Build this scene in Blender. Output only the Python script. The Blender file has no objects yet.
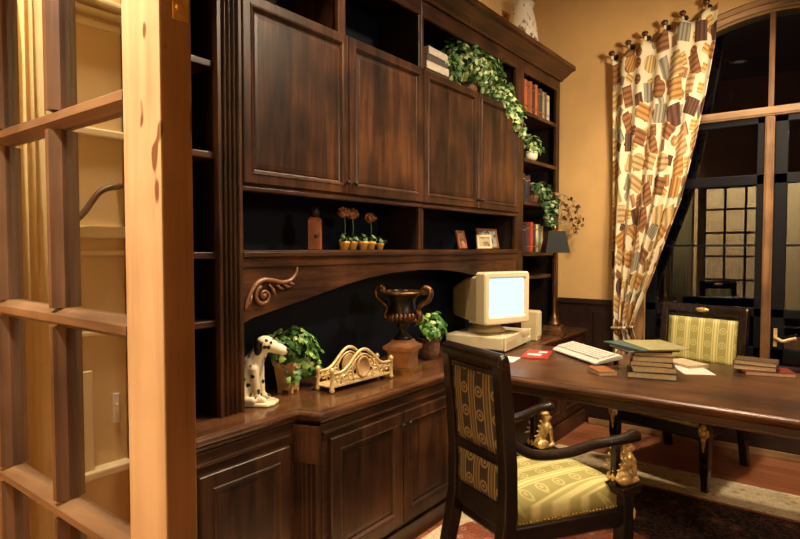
import bpy, bmesh, math, random
from math import sin, cos, tan, atan, atan2, pi, radians, sqrt
from mathutils import Vector, Matrix, Euler, noise
random.seed(7)
SC = bpy.context.scene
COL = SC.collection

# ------------------------------------------------------------------ materials
def newmat(name):
    m = bpy.data.materials.new(name); m.use_nodes = True
    nt = m.node_tree; nt.nodes.clear()
    out = nt.nodes.new('ShaderNodeOutputMaterial')
    return m, nt, out
def N(nt, t, **kw):
    n = nt.nodes.new(t)
    for k, v in kw.items():
        if k in n.inputs: n.inputs[k].default_value = v
        else: setattr(n, k, v)
    return n
def ramp(nt, stops, interp='LINEAR'):
    r = nt.nodes.new('ShaderNodeValToRGB'); cr = r.color_ramp; cr.interpolation = interp
    while len(cr.elements) > 1: cr.elements.remove(cr.elements[-1])
    cr.elements[0].position = stops[0][0]; cr.elements[0].color = (*stops[0][1], 1)
    for p, c in stops[1:]:
        e = cr.elements.new(p); e.color = (*c, 1)
    return r
def bsdf(nt, out, rough=.5, metal=0., spec=.5, coat=0.):
    b = nt.nodes.new('ShaderNodeBsdfPrincipled')
    b.inputs['Roughness'].default_value = rough; b.inputs['Metallic'].default_value = metal
    b.inputs['Specular IOR Level'].default_value = spec
    b.inputs['Coat Weight'].default_value = coat
    nt.links.new(b.outputs[0], out.inputs[0]); return b
def coords(nt, kind='Object', scale=(1, 1, 1), rot=(0, 0, 0)):
    tc = nt.nodes.new('ShaderNodeTexCoord'); mp = nt.nodes.new('ShaderNodeMapping')
    mp.inputs['Scale'].default_value = scale; mp.inputs['Rotation'].default_value = rot
    nt.links.new(tc.outputs[kind], mp.inputs[0]); return mp
def bump(nt, b, src, strength=.2, dist=.01):
    bp = N(nt, 'ShaderNodeBump', Strength=strength, Distance=dist)
    nt.links.new(src, bp.inputs['Height']); nt.links.new(bp.outputs[0], b.inputs['Normal'])
def wood(name, cols, axis='z', rough=.35, scale=9, spec=.4, streak=14., coat=.0, knots=False):
    m, nt, out = newmat(name); b = bsdf(nt, out, rough, 0, spec, coat)
    sc = {'z': (streak, streak, 1.), 'y': (streak, 1., streak), 'x': (1., streak, streak)}[axis]
    mp = coords(nt, 'Object', sc)
    n1 = N(nt, 'ShaderNodeTexNoise', Scale=scale * .35, Detail=6., Roughness=.62, Distortion=.6)
    nt.links.new(mp.outputs[0], n1.inputs['Vector'])
    mp2 = coords(nt, 'Object', (1, 1, 1))
    n2 = N(nt, 'ShaderNodeTexNoise', Scale=3.2, Detail=3.)
    nt.links.new(mp2.outputs[0], n2.inputs['Vector'])
    mx = N(nt, 'ShaderNodeMath', operation='MULTIPLY_ADD'); mx.inputs[1].default_value = .55; 
    nt.links.new(n2.outputs[0], mx.inputs[0])
    m2 = N(nt, 'ShaderNodeMath', operation='MULTIPLY'); m2.inputs[1].default_value = .5
    nt.links.new(n1.outputs[0], m2.inputs[0]); nt.links.new(m2.outputs[0], mx.inputs[2])
    r = ramp(nt, [(.38, cols[0]), (.52, cols[1]), (.66, cols[2])])
    nt.links.new(mx.outputs[0], r.inputs[0]); col = r.outputs[0]
    if knots:
        mp3 = coords(nt, 'Object', (1, 1, .45)); kn = N(nt, 'ShaderNodeTexNoise', Scale=34., Detail=1.); nt.links.new(mp3.outputs[0], kn.inputs['Vector'])
        big = N(nt, 'ShaderNodeTexNoise', Scale=5., Detail=0.); nt.links.new(mp3.outputs[0], big.inputs['Vector'])
        ad = N(nt, 'ShaderNodeMath', operation='ADD'); nt.links.new(kn.outputs[0], ad.inputs[0]); nt.links.new(big.outputs[0], ad.inputs[1])
        kr = ramp(nt, [(.645, (1, 1, 1)), (.665, (.32, .22, .15))]); kh = N(nt, 'ShaderNodeMath', operation='MULTIPLY'); kh.inputs[1].default_value = .5
        nt.links.new(ad.outputs[0], kh.inputs[0]); nt.links.new(kh.outputs[0], kr.inputs[0])
        km = N(nt, 'ShaderNodeMix', data_type='RGBA', blend_type='MULTIPLY'); km.inputs[0].default_value = 1.
        nt.links.new(col, km.inputs[6]); nt.links.new(kr.outputs[0], km.inputs[7]); col = km.outputs[2]
    nt.links.new(col, b.inputs['Base Color'])
    bump(nt, b, n1.outputs[0], .08, .004)
    return m
def plain(name, col, rough=.5, metal=0., spec=.5, var=.15, vs=25., bumpy=0.):
    m, nt, out = newmat(name); b = bsdf(nt, out, rough, metal, spec)
    mp = coords(nt); n = N(nt, 'ShaderNodeTexNoise', Scale=vs, Detail=4.)
    nt.links.new(mp.outputs[0], n.inputs['Vector'])
    lo = tuple(c * (1 - var) for c in col); hi = tuple(min(1, c * (1 + var)) for c in col)
    r = ramp(nt, [(.3, lo), (.7, hi)])
    nt.links.new(n.outputs[0], r.inputs[0]); nt.links.new(r.outputs[0], b.inputs['Base Color'])
    if bumpy: bump(nt, b, n.outputs[0], bumpy, .004)
    return m
def glassmat(name, ior=1.5, tint=(1, 1, 1), rough=0.):
    m, nt, out = newmat(name)
    t = N(nt, 'ShaderNodeBsdfTransparent', Color=(*tint, 1)); g = N(nt, 'ShaderNodeBsdfGlossy', Roughness=rough)
    f = N(nt, 'ShaderNodeFresnel', IOR=ior); mx = nt.nodes.new('ShaderNodeMixShader')
    ge = nt.nodes.new('ShaderNodeNewGeometry'); mr = N(nt, 'ShaderNodeMapRange'); mr.inputs[3].default_value = ior; mr.inputs[4].default_value = 1 / ior
    nt.links.new(ge.outputs['Backfacing'], mr.inputs[0]); nt.links.new(mr.outputs[0], f.inputs['IOR'])
    nt.links.new(f.outputs[0], mx.inputs[0]); nt.links.new(t.outputs[0], mx.inputs[1]); nt.links.new(g.outputs[0], mx.inputs[2])
    nt.links.new(mx.outputs[0], out.inputs[0]); return m
def emit(name, col, s):
    m, nt, out = newmat(name); e = N(nt, 'ShaderNodeEmission', Color=(*col, 1), Strength=s)
    nt.links.new(e.outputs[0], out.inputs[0]); return m

DK = [(.012, .0052, .003), (.044, .0172, .0082), (.10, .038, .0145)]
M = {}
M['wz'] = wood('walnut_vertical', DK, 'z')
M['wy'] = wood('walnut_lengthwise', DK, 'y')
M['wx'] = wood('walnut_crosswise', DK, 'x')
M['panel'] = wood('walnut_panel', [(.009, .0042, .0028), (.036, .0142, .007), (.092, .0345, .013)], 'z', .34, 7, .4)
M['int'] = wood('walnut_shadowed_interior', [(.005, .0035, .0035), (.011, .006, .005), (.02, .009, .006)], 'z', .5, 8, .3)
M['top'] = wood('walnut_countertop', [(.025, .0105, .005), (.07, .028, .012), (.13, .053, .022)], 'y', .2, 8, .6)
M['desk'] = wood('walnut_desk', [(.028, .012, .007), (.085, .034, .016), (.16, .066, .03)], 'x', .3, 8, .5)
M['back'] = plain('shade_darkened_back_panel', (.0035, .0065, .016), .6, 0, .25)  # dark wood with the low-light shade and blue cast put into its colour
M['pine'] = wood('stained_door_wood', [(.26, .15, .08), (.42, .27, .15), (.52, .35, .205)], 'z', .33, 4, knots=True)
M['pinex'] = wood('stained_door_wood_rail', [(.12, .062, .03), (.28, .155, .075), (.42, .25, .13)], 'x', .38, 5)
M['doorbar'] = wood('dark_muntin_wood', [(.04, .019, .011), (.10, .05, .027), (.17, .09, .048)], 'z', .35, 6)
M['doorbarx'] = wood('dark_muntin_wood_rail', [(.07, .035, .018), (.15, .08, .04), (.24, .135, .07)], 'x', .35, 6)
M['ebony'] = wood('ebonised_chair_wood', [(.006, .004, .0035), (.014, .008, .006), (.026, .013, .009)], 'z', .25, 9)
M['wall'] = plain('golden_tan_wall_paint', (.66, .42, .175), .75, 0, .25, .05, 6., .04)
M['hall'] = plain('beige_hall_paint', (.62, .46, .24), .7, 0, .25, .04, 5.)
M['trim'] = plain('cream_trim_paint', (.72, .62, .38), .4, 0, .5, .03)
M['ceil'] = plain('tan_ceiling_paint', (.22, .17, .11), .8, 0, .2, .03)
M['frame'] = wood('window_frame_wood', [(.09, .042, .02), (.2, .1, .045), (.34, .18, .08)], 'z', .4, 6)
M['framex'] = wood('window_transom_wood', [(.16, .09, .045), (.32, .19, .095), (.45, .28, .15)], 'x', .4, 6)
M['sash'] = plain('black_sash_paint', (.0015, .0022, .005), .5, 0, .2)
M['wains'] = wood('dark_wainscot_wood', [(.014, .007, .006), (.026, .012, .010), (.045, .019, .014)], 'z', .35, 7)
M['brass'] = plain('aged_brass', (.62, .38, .12), .3, 1., .5, .25, 30.)
M['gilt'] = plain('gilded_gesso', (.74, .50, .20), .4, .6, .5, .4, 60., .3)
M['bronze'] = plain('dark_bronze', (.17, .085, .04), .36, .85, .5, .4, 22., .1)
M['bronzed'] = plain('blackened_bronze', (.03, .022, .018), .38, .7, .5, .3, 22.)
M['copper'] = plain('copper_pedestal', (.36, .16, .07), .38, .6, .5, .25, 22.)
M['hinge'] = plain('polished_brass_hinge', (.78, .52, .14), .3, .25, .5, .2, 40.)
M['iron'] = plain('dark_iron', (.03, .022, .016), .45, .4)
M['glass'] = glassmat('door_pane_glass', 1.45)
M['nightglass'] = glassmat('night_window_glass', 1.7, (.5, .55, .6))
M['cream'] = plain('cream_plastic', (.66, .58, .38), .42, 0, .5, .03)
M['cream2'] = plain('beige_plastic', (.54, .44, .25), .45, 0, .5, .03)
M['greyplastic'] = plain('grey_plastic', (.18, .17, .15), .5)
M['white'] = plain('white_plastic', (.76, .72, .64), .4, 0, .5, .03)
M['paper'] = plain('white_paper', (.78, .74, .66), .8, 0, .2, .03)
M['pages'] = plain('cream_book_pages', (.62, .5, .32), .85, 0, .2, .12, 60.)
M['screen'] = emit('lit_screen', (.52, .85, 1.), 1.7)
M['lens'] = emit('added_ceiling_lens', (1., .78, .5), .6)
M['carve'] = plain('carved_walnut_pale', (.17, .07, .03), .32, 0, .6, .35, 30.)  # paler, more mottled walnut for the carved scroll
M['ivorycast'] = plain('antique_ivory_cast_metal', (.72, .55, .28), .38, .35, .5, .22, 30., .1)
M['wicker'] = plain('brown_wicker', (.15, .075, .035), .6, 0, .4, .5, 60., .5)
M['planter'] = plain('tan_wood_planter', (.44, .27, .12), .5, 0, .4, .25, 20.)
M['soil'] = plain('dark_soil', (.02, .014, .01), .9)
M['terra'] = plain('yellow_glazed_pot', (.72, .42, .08), .35, 0, .5, .2, 30.)
M['ceramic'] = plain('white_ceramic', (.7, .66, .52), .3, 0, .5, .06)
M['redbrown'] = plain('reddish_brown_lacquer', (.28, .075, .03), .35, 0, .5, .2)
M['shade'] = plain('dark_green_lampshade', (.004, .006, .0055), .6, 0, .25, .2)
M['sheer'] = plain('cream_sheer_cloth', (.80, .72, .42), .8, 0, .2, .05)

def leafmat(name, a, b_, c):
    m, nt, out = newmat(name); b = bsdf(nt, out, .42, 0, .45)
    oi = nt.nodes.new('ShaderNodeNewGeometry')
    r = ramp(nt, [(0., a), (.45, b_), (.8, c), (1., tuple(min(1, k * 1.25) for k in c))])
    nt.links.new(oi.outputs['Random Per Island'], r.inputs[0]); nt.links.new(r.outputs[0], b.inputs['Base Color'])
    return m
M['leaf'] = leafmat('ivy_leaves', (.03, .10, .022), (.085, .25, .05), (.34, .50, .13))
M['leafv'] = leafmat('variegated_ivy_leaves', (.035, .12, .04), (.14, .30, .09), (.50, .58, .27))
M['leafd'] = leafmat('grey_green_leaves', (.025, .065, .022), (.065, .15, .055), (.22, .30, .13))
M['leafr'] = leafmat('reddish_trailing_leaves', (.10, .07, .03), (.20, .10, .045), (.30, .15, .07))

def floor_mat():
    m, nt, out = newmat('red_brown_floorboards'); b = bsdf(nt, out, .28, 0, .5)
    mp = coords(nt, 'Object', (1, 1, 1))
    br = nt.nodes.new('ShaderNodeTexBrick'); br.inputs['Scale'].default_value = 1.
    br.inputs['Brick Width'].default_value = 1.1; br.inputs['Row Height'].default_value = .085; br.inputs['Mortar Size'].default_value = .0025
    br.inputs['Color1'].default_value = (.30, .105, .045, 1); br.inputs['Color2'].default_value = (.40, .155, .07, 1); br.inputs['Mortar'].default_value = (.06, .02, .01, 1)
    nt.links.new(mp.outputs[0], br.inputs['Vector'])
    mp2 = coords(nt, 'Object', (1.5, 22, 1)); n = N(nt, 'ShaderNodeTexNoise', Scale=3., Detail=5.)
    nt.links.new(mp2.outputs[0], n.inputs['Vector'])
    r = ramp(nt, [(.3, (.55, .5, .5)), (.7, (1.15, 1.1, 1.1))]); nt.links.new(n.outputs[0], r.inputs[0])
    mx = N(nt, 'ShaderNodeMix', data_type='RGBA', blend_type='MULTIPLY'); mx.inputs[0].default_value = 1.
    nt.links.new(br.outputs[0], mx.inputs[6]); nt.links.new(r.outputs[0], mx.inputs[7]); nt.links.new(mx.outputs[2], b.inputs['Base Color'])
    return m
M['floor'] = floor_mat()

def rug_mat(name, ground, c2, c3, s):
    m, nt, out = newmat(name); b = bsdf(nt, out, .95, 0, .1)
    mp = coords(nt, 'Object', (s, s, s))
    v = N(nt, 'ShaderNodeTexVoronoi', Scale=1., feature='F1', distance='MANHATTAN'); nt.links.new(mp.outputs[0], v.inputs['Vector'])
    n = N(nt, 'ShaderNodeTexNoise', Scale=1.7, Detail=3., Distortion=2.); nt.links.new(mp.outputs[0], n.inputs['Vector'])
    r1 = ramp(nt, [(.0, c3), (.2, c3), (.26, c2), (.42, c2), (.48, ground), (1, ground)], 'LINEAR'); nt.links.new(v.outputs['Distance'], r1.inputs[0])
    r2 = ramp(nt, [(.44, ground), (.5, c2), (.56, c3), (.6, ground)]); nt.links.new(n.outputs[0], r2.inputs[0])
    mx = N(nt, 'ShaderNodeMix', data_type='RGBA'); mx.inputs[0].default_value = .45
    nt.links.new(r1.outputs[0], mx.inputs[6]); nt.links.new(r2.outputs[0], mx.inputs[7]); nt.links.new(mx.outputs[2], b.inputs['Base Color'])
    n3 = N(nt, 'ShaderNodeTexNoise', Scale=60., Detail=2.); nt.links.new(mp.outputs[0], n3.inputs['Vector']); bump(nt, b, n3.outputs[0], .3, .004)
    return m
M['rugfield'] = rug_mat('rug_dark_field', (.02, .016, .018), (.12, .035, .025), (.20, .12, .07), 9.)
M['rugborder'] = rug_mat('rug_cream_border', (.80, .68, .44), (.58, .42, .25), (.45, .25, .16), 15.)
M['rugband'] = rug_mat('rug_red_band', (.34, .075, .04), (.5, .36, .2), (.1, .04, .035), 16.)

def fabric_mat(name, g0, g1, li, g2, ring_c):
    m, nt, out = newmat(name); b = bsdf(nt, out, .62, 0, .3)
    tc = nt.nodes.new('ShaderNodeTexCoord'); sx = nt.nodes.new('ShaderNodeSeparateXYZ'); nt.links.new(tc.outputs['UV'], sx.inputs[0])
    def math(op, a, b2=None, c=None):
        n = nt.nodes.new('ShaderNodeMath'); n.operation = op
        for i, q in enumerate((a, b2, c)):
            if q is None: continue
            if isinstance(q, (int, float)): n.inputs[i].default_value = q
            else: nt.links.new(q, n.inputs[i])
        return n.outputs[0]
    P = .09
    u = math('FRACT', math('DIVIDE', sx.outputs[0], P))
    tri = math('ABSOLUTE', math('SUBTRACT', u, .5))                    # 0 in the middle of the plain stripe
    r = ramp(nt, [(0., g0), (.27, g0), (.30, li), (.335, li), (.36, g1), (.42, g1), (.45, g2), (.5, g2)])
    nt.links.new(tri, r.inputs[0])
    vv = math('SUBTRACT', math('FRACT', math('DIVIDE', sx.outputs[1], .09)), .5)
    du = math('SUBTRACT', u, .5)
    d = math('SQRT', math('ADD', math('MULTIPLY', du, du), math('MULTIPLY', vv, vv)))
    ring = ramp(nt, [(0., (1, 1, 1)), (.07, (1, 1, 1)), (.09, (0, 0, 0)), (.15, (0, 0, 0)), (.17, (1, 1, 1)), (.235, (1, 1, 1)), (.26, (0, 0, 0))]); nt.links.new(d, ring.inputs[0])
    mx = N(nt, 'ShaderNodeMix', data_type='RGBA'); nt.links.new(math('MULTIPLY', ring.outputs[0], .8), mx.inputs[0])
    nt.links.new(r.outputs[0], mx.inputs[6]); mx.inputs[7].default_value = (*ring_c, 1)
    nt.links.new(mx.outputs[2], b.inputs['Base Color'])
    mp = coords(nt, 'Object', (260, 260, 260)); n = N(nt, 'ShaderNodeTexNoise', Scale=1., Detail=1.); nt.links.new(mp.outputs[0], n.inputs['Vector']); bump(nt, b, n.outputs[0], .15, .002)
    return m
M['fabric'] = fabric_mat('striped_medallion_damask', (.36, .315, .10), (.46, .40, .14), (.68, .60, .27), (.70, .62, .28), (.56, .5, .2))
M['fabric_shaded'] = fabric_mat('shaded_striped_damask', (.030, .022, .014), (.05, .037, .02), (.30, .19, .075), (.16, .10, .04), (.30, .19, .07))  # same striped cloth with the shade of the rear put into its colour

def curtain_mat():
    m, nt, out = newmat('book_print_curtain_cloth'); b = bsdf(nt, out, .8, 0, .2)
    def mth(op, a, b2=None, c=None):
        n = nt.nodes.new('ShaderNodeMath'); n.operation = op
        for i, q in enumerate((a, b2, c)):
            if q is None: continue
            if isinstance(q, (int, float)): n.inputs[i].default_value = q
            else: nt.links.new(q, n.inputs[i])
        return n.outputs[0]
    def layer(scale, off, cols, size):
        tc = nt.nodes.new('ShaderNodeTexCoord'); mp = nt.nodes.new('ShaderNodeMapping')
        mp.inputs['Scale'].default_value = scale; mp.inputs['Location'].default_value = off
        nt.links.new(tc.outputs['UV'], mp.inputs[0])
        v = N(nt, 'ShaderNodeTexVoronoi', feature='F1', voronoi_dimensions='2D', Scale=1., Randomness=.55); nt.links.new(mp.outputs[0], v.inputs['Vector'])
        sp = nt.nodes.new('ShaderNodeSeparateColor'); nt.links.new(v.outputs['Color'], sp.inputs[0])
        R, G, B = sp.outputs[0], sp.outputs[1], sp.outputs[2]
        d = N(nt, 'ShaderNodeVectorMath', operation='SUBTRACT'); nt.links.new(mp.outputs[0], d.inputs[0]); nt.links.new(v.outputs['Position'], d.inputs[1])
        ro = N(nt, 'ShaderNodeVectorRotate', rotation_type='Z_AXIS'); nt.links.new(d.outputs[0], ro.inputs['Vector'])
        nt.links.new(mth('MULTIPLY', mth('SUBTRACT', G, .5), 1.1), ro.inputs['Angle'])
        sx = nt.nodes.new('ShaderNodeSeparateXYZ'); nt.links.new(ro.outputs[0], sx.inputs[0])
        ax, ay = mth('ABSOLUTE', sx.outputs[0]), mth('ABSOLUTE', sx.outputs[1])
        hx = mth('MULTIPLY_ADD', B, size * .55, size * .5); hy = mth('MULTIPLY_ADD', G, -size * .5, size * 1.08)
        rect = mth('MULTIPLY', mth('LESS_THAN', ax, hx), mth('LESS_THAN', ay, hy))
        ln = mth('SQRT', mth('ADD', mth('MULTIPLY', ax, ax), mth('MULTIPLY', ay, ay)))
        disc = mth('LESS_THAN', ln, size * .8)
        isd = mth('GREATER_THAN', B, .78)
        mask = mth('ADD', mth('MULTIPLY', rect, mth('SUBTRACT', 1., isd)), mth('MULTIPLY', disc, isd))
        r = ramp(nt, cols, 'CONSTANT'); nt.links.new(R, r.inputs[0])
        # spines or page lines across the motif, dark rim round it
        k = mth('SINE', mth('MULTIPLY', sx.outputs[0], mth('MULTIPLY_ADD', G, 30., 14.)))
        k2 = mth('SINE', mth('MULTIPLY', sx.outputs[1], 26.))
        sel = mth('GREATER_THAN', R, .5)
        st = mth('ADD', mth('MULTIPLY', k, sel), mth('MULTIPLY', k2, mth('SUBTRACT', 1., sel)))
        wr = ramp(nt, [(.0, (.5, .47, .43)), (.25, (.62, .58, .52)), (.4, (1, 1, 1)), (.85, (1.15, 1.12, 1.05)), (1., (1.35, 1.3, 1.15))]); nt.links.new(mth('MULTIPLY_ADD', st, .5, .5), wr.inputs[0])
        mu = N(nt, 'ShaderNodeMix', data_type='RGBA', blend_type='MULTIPLY'); mu.inputs[0].default_value = .8
        nt.links.new(r.outputs[0], mu.inputs[6]); nt.links.new(wr.outputs[0], mu.inputs[7])
        return mu.outputs[2], mask
    br, dk, tn, og, gb = (.25, .115, .05), (.12, .06, .04), (.48, .33, .16), (.45, .24, .085), (.28, .26, .2)
    c1, f1 = layer((6.2, 5.6, 1), (0, 0, 0), [(0., tn), (.2, br), (.38, og), (.56, dk), (.68, gb), (.82, (.56, .42, .2))], .47)
    c2, f2 = layer((9.5, 8.2, 1), (.37, .71, 0), [(0., br), (.22, (.58, .38, .14)), (.45, dk), (.58, (.36, .21, .1)), (.8, gb)], .40)
    base = (.76, .68, .48, 1)
    a = N(nt, 'ShaderNodeMix', data_type='RGBA'); a.inputs[6].default_value = base; nt.links.new(f2, a.inputs[0]); nt.links.new(c2, a.inputs[7])
    c = N(nt, 'ShaderNodeMix', data_type='RGBA'); nt.links.new(f1, c.inputs[0]); nt.links.new(a.outputs[2], c.inputs[6]); nt.links.new(c1, c.inputs[7])
    nt.links.new(c.outputs[2], b.inputs['Base Color'])
    return m
M['curtain'] = curtain_mat()

def dal_mat():
    m, nt, out = newmat('spotted_ceramic_coat'); b = bsdf(nt, out, .35, 0, .5)
    mp = coords(nt, 'Object', (1, 1, 1))
    v = N(nt, 'ShaderNodeTexVoronoi', Scale=31., Randomness=1.); nt.links.new(mp.outputs[0], v.inputs['Vector'])
    n = N(nt, 'ShaderNodeTexNoise', Scale=60., Detail=1.); nt.links.new(mp.outputs[0], n.inputs['Vector'])
    ad = N(nt, 'ShaderNodeMath', operation='MULTIPLY_ADD'); ad.inputs[1].default_value = .22; nt.links.new(n.outputs[0], ad.inputs[0]); nt.links.new(v.outputs['Distance'], ad.inputs[2])
    r = ramp(nt, [(0., (.02, .016, .012)), (.36, (.02, .016, .012)), (.40, (.78, .70, .48)), (1., (.8, .72, .5))]); nt.links.new(ad.outputs[0], r.inputs[0])
    nt.links.new(r.outputs[0], b.inputs['Base Color']); return m
M['spots'] = dal_mat()
M['dogbase'] = plain('cream_glazed_ceramic', (.78, .7, .48), .35, 0, .5, .05)
M['black'] = plain('black_glaze', (.012, .01, .009), .3)
def vase_mat():
    m, nt, out = newmat('white_vase_brown_sprigs'); b = bsdf(nt, out, .3)
    mp = coords(nt, 'Object', (18, 18, 12)); n = N(nt, 'ShaderNodeTexNoise', Scale=1., Detail=4., Distortion=1.); nt.links.new(mp.outputs[0], n.inputs['Vector'])
    r = ramp(nt, [(.36, (.2, .1, .05)), (.42, (.75, .68, .55)), (1., (.8, .74, .6))]); nt.links.new(n.outputs[0], r.inputs[0]); nt.links.new(r.outputs[0], b.inputs['Base Color'])
    return m
M['vase'] = vase_mat()
def photo_mat(name, a, c):
    m, nt, out = newmat(name); b = bsdf(nt, out, .25)
    mp = coords(nt, 'Object', (22, 22, 22)); n = N(nt, 'ShaderNodeTexNoise', Scale=1., Detail=3.); nt.links.new(mp.outputs[0], n.inputs['Vector'])
    r = ramp(nt, [(.4, a), (.55, c)]); nt.links.new(n.outputs[0], r.inputs[0]); nt.links.new(r.outputs[0], b.inputs['Base Color']); return m
_bm = {}
def cover(col, rough=.5):
    k = (tuple(col), rough)
    if k not in _bm: _bm[k] = plain('book_cover_cloth_%d' % len(_bm), col, rough, 0, .4, .18, 30.)
    return _bm[k]

# ------------------------------------------------------------------ mesh helpers
SPLIT = {'face_stile', 'face_rail', 'side_panel', 'face_frame', 'apron', 'glazing_bead', 'cross_rail', 'base_rail', 'cream_border', 'red_band', 'wall_front', 'title_block', 'hanging_loops', 'shelf'}
class MB:
    def __init__(s): s.bm = bmesh.new()
    def box(s, x0, x1, y0, y1, z0, z1, mat=None):
        v = [s.bm.verts.new((x, y, z)) for z in (z0, z1) for y in (y0, y1) for x in (x0, x1)]
        if mat is not None:
            for q in v: q.co = mat @ q.co
        for f in ((0, 2, 3, 1), (4, 5, 7, 6), (0, 1, 5, 4), (2, 6, 7, 3), (0, 4, 6, 2), (1, 3, 7, 5)): s.bm.faces.new([v[i] for i in f])
        return s
    def prism(s, pts, axis, a, b, mat=None):
        """pts: 2-D outline; axis 'x': (y,z), 'y': (x,z), 'z': (x,y)"""
        def P(p, t): return {'x': (t, p[0], p[1]), 'y': (p[0], t, p[1]), 'z': (p[0], p[1], t)}[axis]
        A = [s.bm.verts.new(P(p, a)) for p in pts]; B = [s.bm.verts.new(P(p, b)) for p in pts]
        if mat is not None:
            for q in A + B: q.co = mat @ q.co
        n = len(pts)
        for i in range(n): s.bm.faces.new((A[i], A[(i + 1) % n], B[(i + 1) % n], B[i]))
        s.bm.faces.new(A[::-1]); s.bm.faces.new(B); return s
    def rings(s, R, closed=True, cap=True, smooth=True):
        L = [[s.bm.verts.new(p) for p in r] for r in R]; n = len(R[0])
        for i in range(len(L) - 1):
            for j in range(n if closed else n - 1):
                f = s.bm.faces.new((L[i][j], L[i][(j + 1) % n], L[i + 1][(j + 1) % n], L[i + 1][j])); f.smooth = smooth
        if cap and closed:
            s.bm.faces.new(L[0][::-1]); s.bm.faces.new(L[-1])
        return s
    def lathe(s, prof, seg=24, c=(0, 0, 0), sides=None):
        R = []
        for r, z in prof:
            r = max(r, 1e-4)
            R.append([(c[0] + r * cos(2 * pi * k / seg), c[1] + r * sin(2 * pi * k / seg), c[2] + z) for k in range(seg)])
        return s.rings(R)
    def sq(s, prof, c=(0, 0, 0), rot=0.):
        R = []
        for r, z in prof:
            R.append([(c[0] + r * sqrt(2) * cos(rot + pi / 4 + k * pi / 2), c[1] + r * sqrt(2) * sin(rot + pi / 4 + k * pi / 2), c[2] + z) for k in range(4)])
        return s.rings(R, smooth=False)
    def tube(s, pts, rad, seg=10, flat=1.):
        pts = [Vector(p) for p in pts]; R = []; up = Vector((0, 0, 1))
        if not isinstance(rad, (list, tuple)): rad = [rad] * len(pts)
        prev = None
        for i, p in enumerate(pts):
            t = (pts[min(i + 1, len(pts) - 1)] - pts[max(i - 1, 0)]).normalized()
            if prev is None:
                a = up if abs(t.z) < .9 else Vector((1, 0, 0))
                n = (a - t * a.dot(t)).normalized()
            else: n = (prev - t * prev.dot(t)).normalized()
            prev = n; b = t.cross(n)
            R.append([p + (n * cos(2 * pi * k / seg) * rad[i] + b * sin(2 * pi * k / seg) * rad[i] * flat) for k in range(seg)])
        return s.rings(R)
    def ell(s, c, r, seg=14, rot=None, sub=None):
        m = Matrix.Translation(c)
        if rot is not None: m = m @ Euler(rot).to_matrix().to_4x4()
        m = m @ Matrix.Diagonal((r[0], r[1], r[2], 1))
        o = bmesh.ops.create_uvsphere(s.bm, u_segments=seg, v_segments=max(6, seg // 2), radius=1, matrix=m)
        for v in o['verts']:
            for f in v.link_faces: f.smooth = True
        return s
    def capsule(s, a, b, ra, rb, n=6):
        a, b = Vector(a), Vector(b)
        for i in range(n + 1):
            t = i / n; s.ell(a.lerp(b, t), [ra + (rb - ra) * t] * 3, 10)
        return s
    def door(s, y0, y1, z0, z1, xf, t=.022, fr=.062):
        """raised-panel door whose face looks along +X"""
        R = []
        for ins, d in ((0, -t), (0, -.003), (.003, 0), (fr - .012, 0), (fr - .008, .003), (fr - .002, .002), (fr + .006, -.010), (fr + .010, -.012), (fr + .016, -.009), (fr + .03, -.008), (fr + .032, -.0075)):
            R.append([(xf + d, y0 + ins, z0 + ins), (xf + d, y1 - ins, z0 + ins), (xf + d, y1 - ins, z1 - ins), (xf + d, y0 + ins, z1 - ins)])
        return s.rings(R, smooth=False)
    def build(s, name, mat, parent=None, off=None, bevel=0., smooth_angle=None, solid=0., uv=None):
        if name in SPLIT:                                   # every separate piece becomes a part of its own
            isl = []; seen = set()
            for v in s.bm.verts:
                if v in seen: continue
                st = [v]; seen.add(v); cur = []
                while st:
                    q = st.pop(); cur.append(q)
                    for e in q.link_edges:
                        w = e.other_vert(q)
                        if w not in seen: seen.add(w); st.append(w)
                isl.append(cur)
            if len(isl) > 1:
                o = None
                for cur in isl:
                    m = MB(); mp = {v: m.bm.verts.new(v.co) for v in cur}; cs = set(cur)
                    for f in {f for v in cur for f in v.link_faces}: m.bm.faces.new([mp[v] for v in f.verts]).smooth = f.smooth
                    o = m._build(name, mat, parent, off, bevel, solid, uv)
                s.bm.free(); return o
        return s._build(name, mat, parent, off, bevel, solid, uv)
    def _build(s, name, mat, parent=None, off=None, bevel=0., solid=0., uv=None):
        bmesh.ops.recalc_face_normals(s.bm, faces=s.bm.faces[:])
        me = bpy.data.meshes.new(name)
        if off is not None: bmesh.ops.translate(s.bm, verts=s.bm.verts[:], vec=-Vector(off))
        s.bm.to_mesh(me); s.bm.free()
        o = bpy.data.objects.new(name, me); COL.objects.link(o)
        me.materials.append(mat)
        if parent is not None: o.parent = parent
        if uv is not None:
            l = me.uv_layers.new(name='UVMap')
            for lp in me.loops: l.data[lp.index].uv = uv(me.vertices[lp.vertex_index].co)
        if solid:
            md = o.modifiers.new('solid', 'SOLIDIFY'); md.thickness = solid; md.offset = 0
        if bevel:
            md = o.modifiers.new('bevel', 'BEVEL'); md.width = bevel; md.segments = 2; md.limit_method = 'ANGLE'; md.angle_limit = radians(40)
        return o
def remesh(o, vox, sm=6):
    md = o.modifiers.new('remesh', 'REMESH'); md.mode = 'VOXEL'; md.voxel_size = vox; md.use_smooth_shade = True
    s = o.modifiers.new('smooth', 'SMOOTH'); s.iterations = sm; s.factor = .5
    return o
def empty(name, loc=(0, 0, 0), rz=0.):
    o = bpy.data.objects.new(name, None); o.empty_display_size = .1; COL.objects.link(o)
    o.location = loc; o.rotation_euler = (0, 0, rz); return o
def tag(o, label, cat, group=None, kind=None):
    o['label'] = label; o['category'] = cat
    if group: o['group'] = group
    if kind: o['kind'] = kind
    return o
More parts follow.
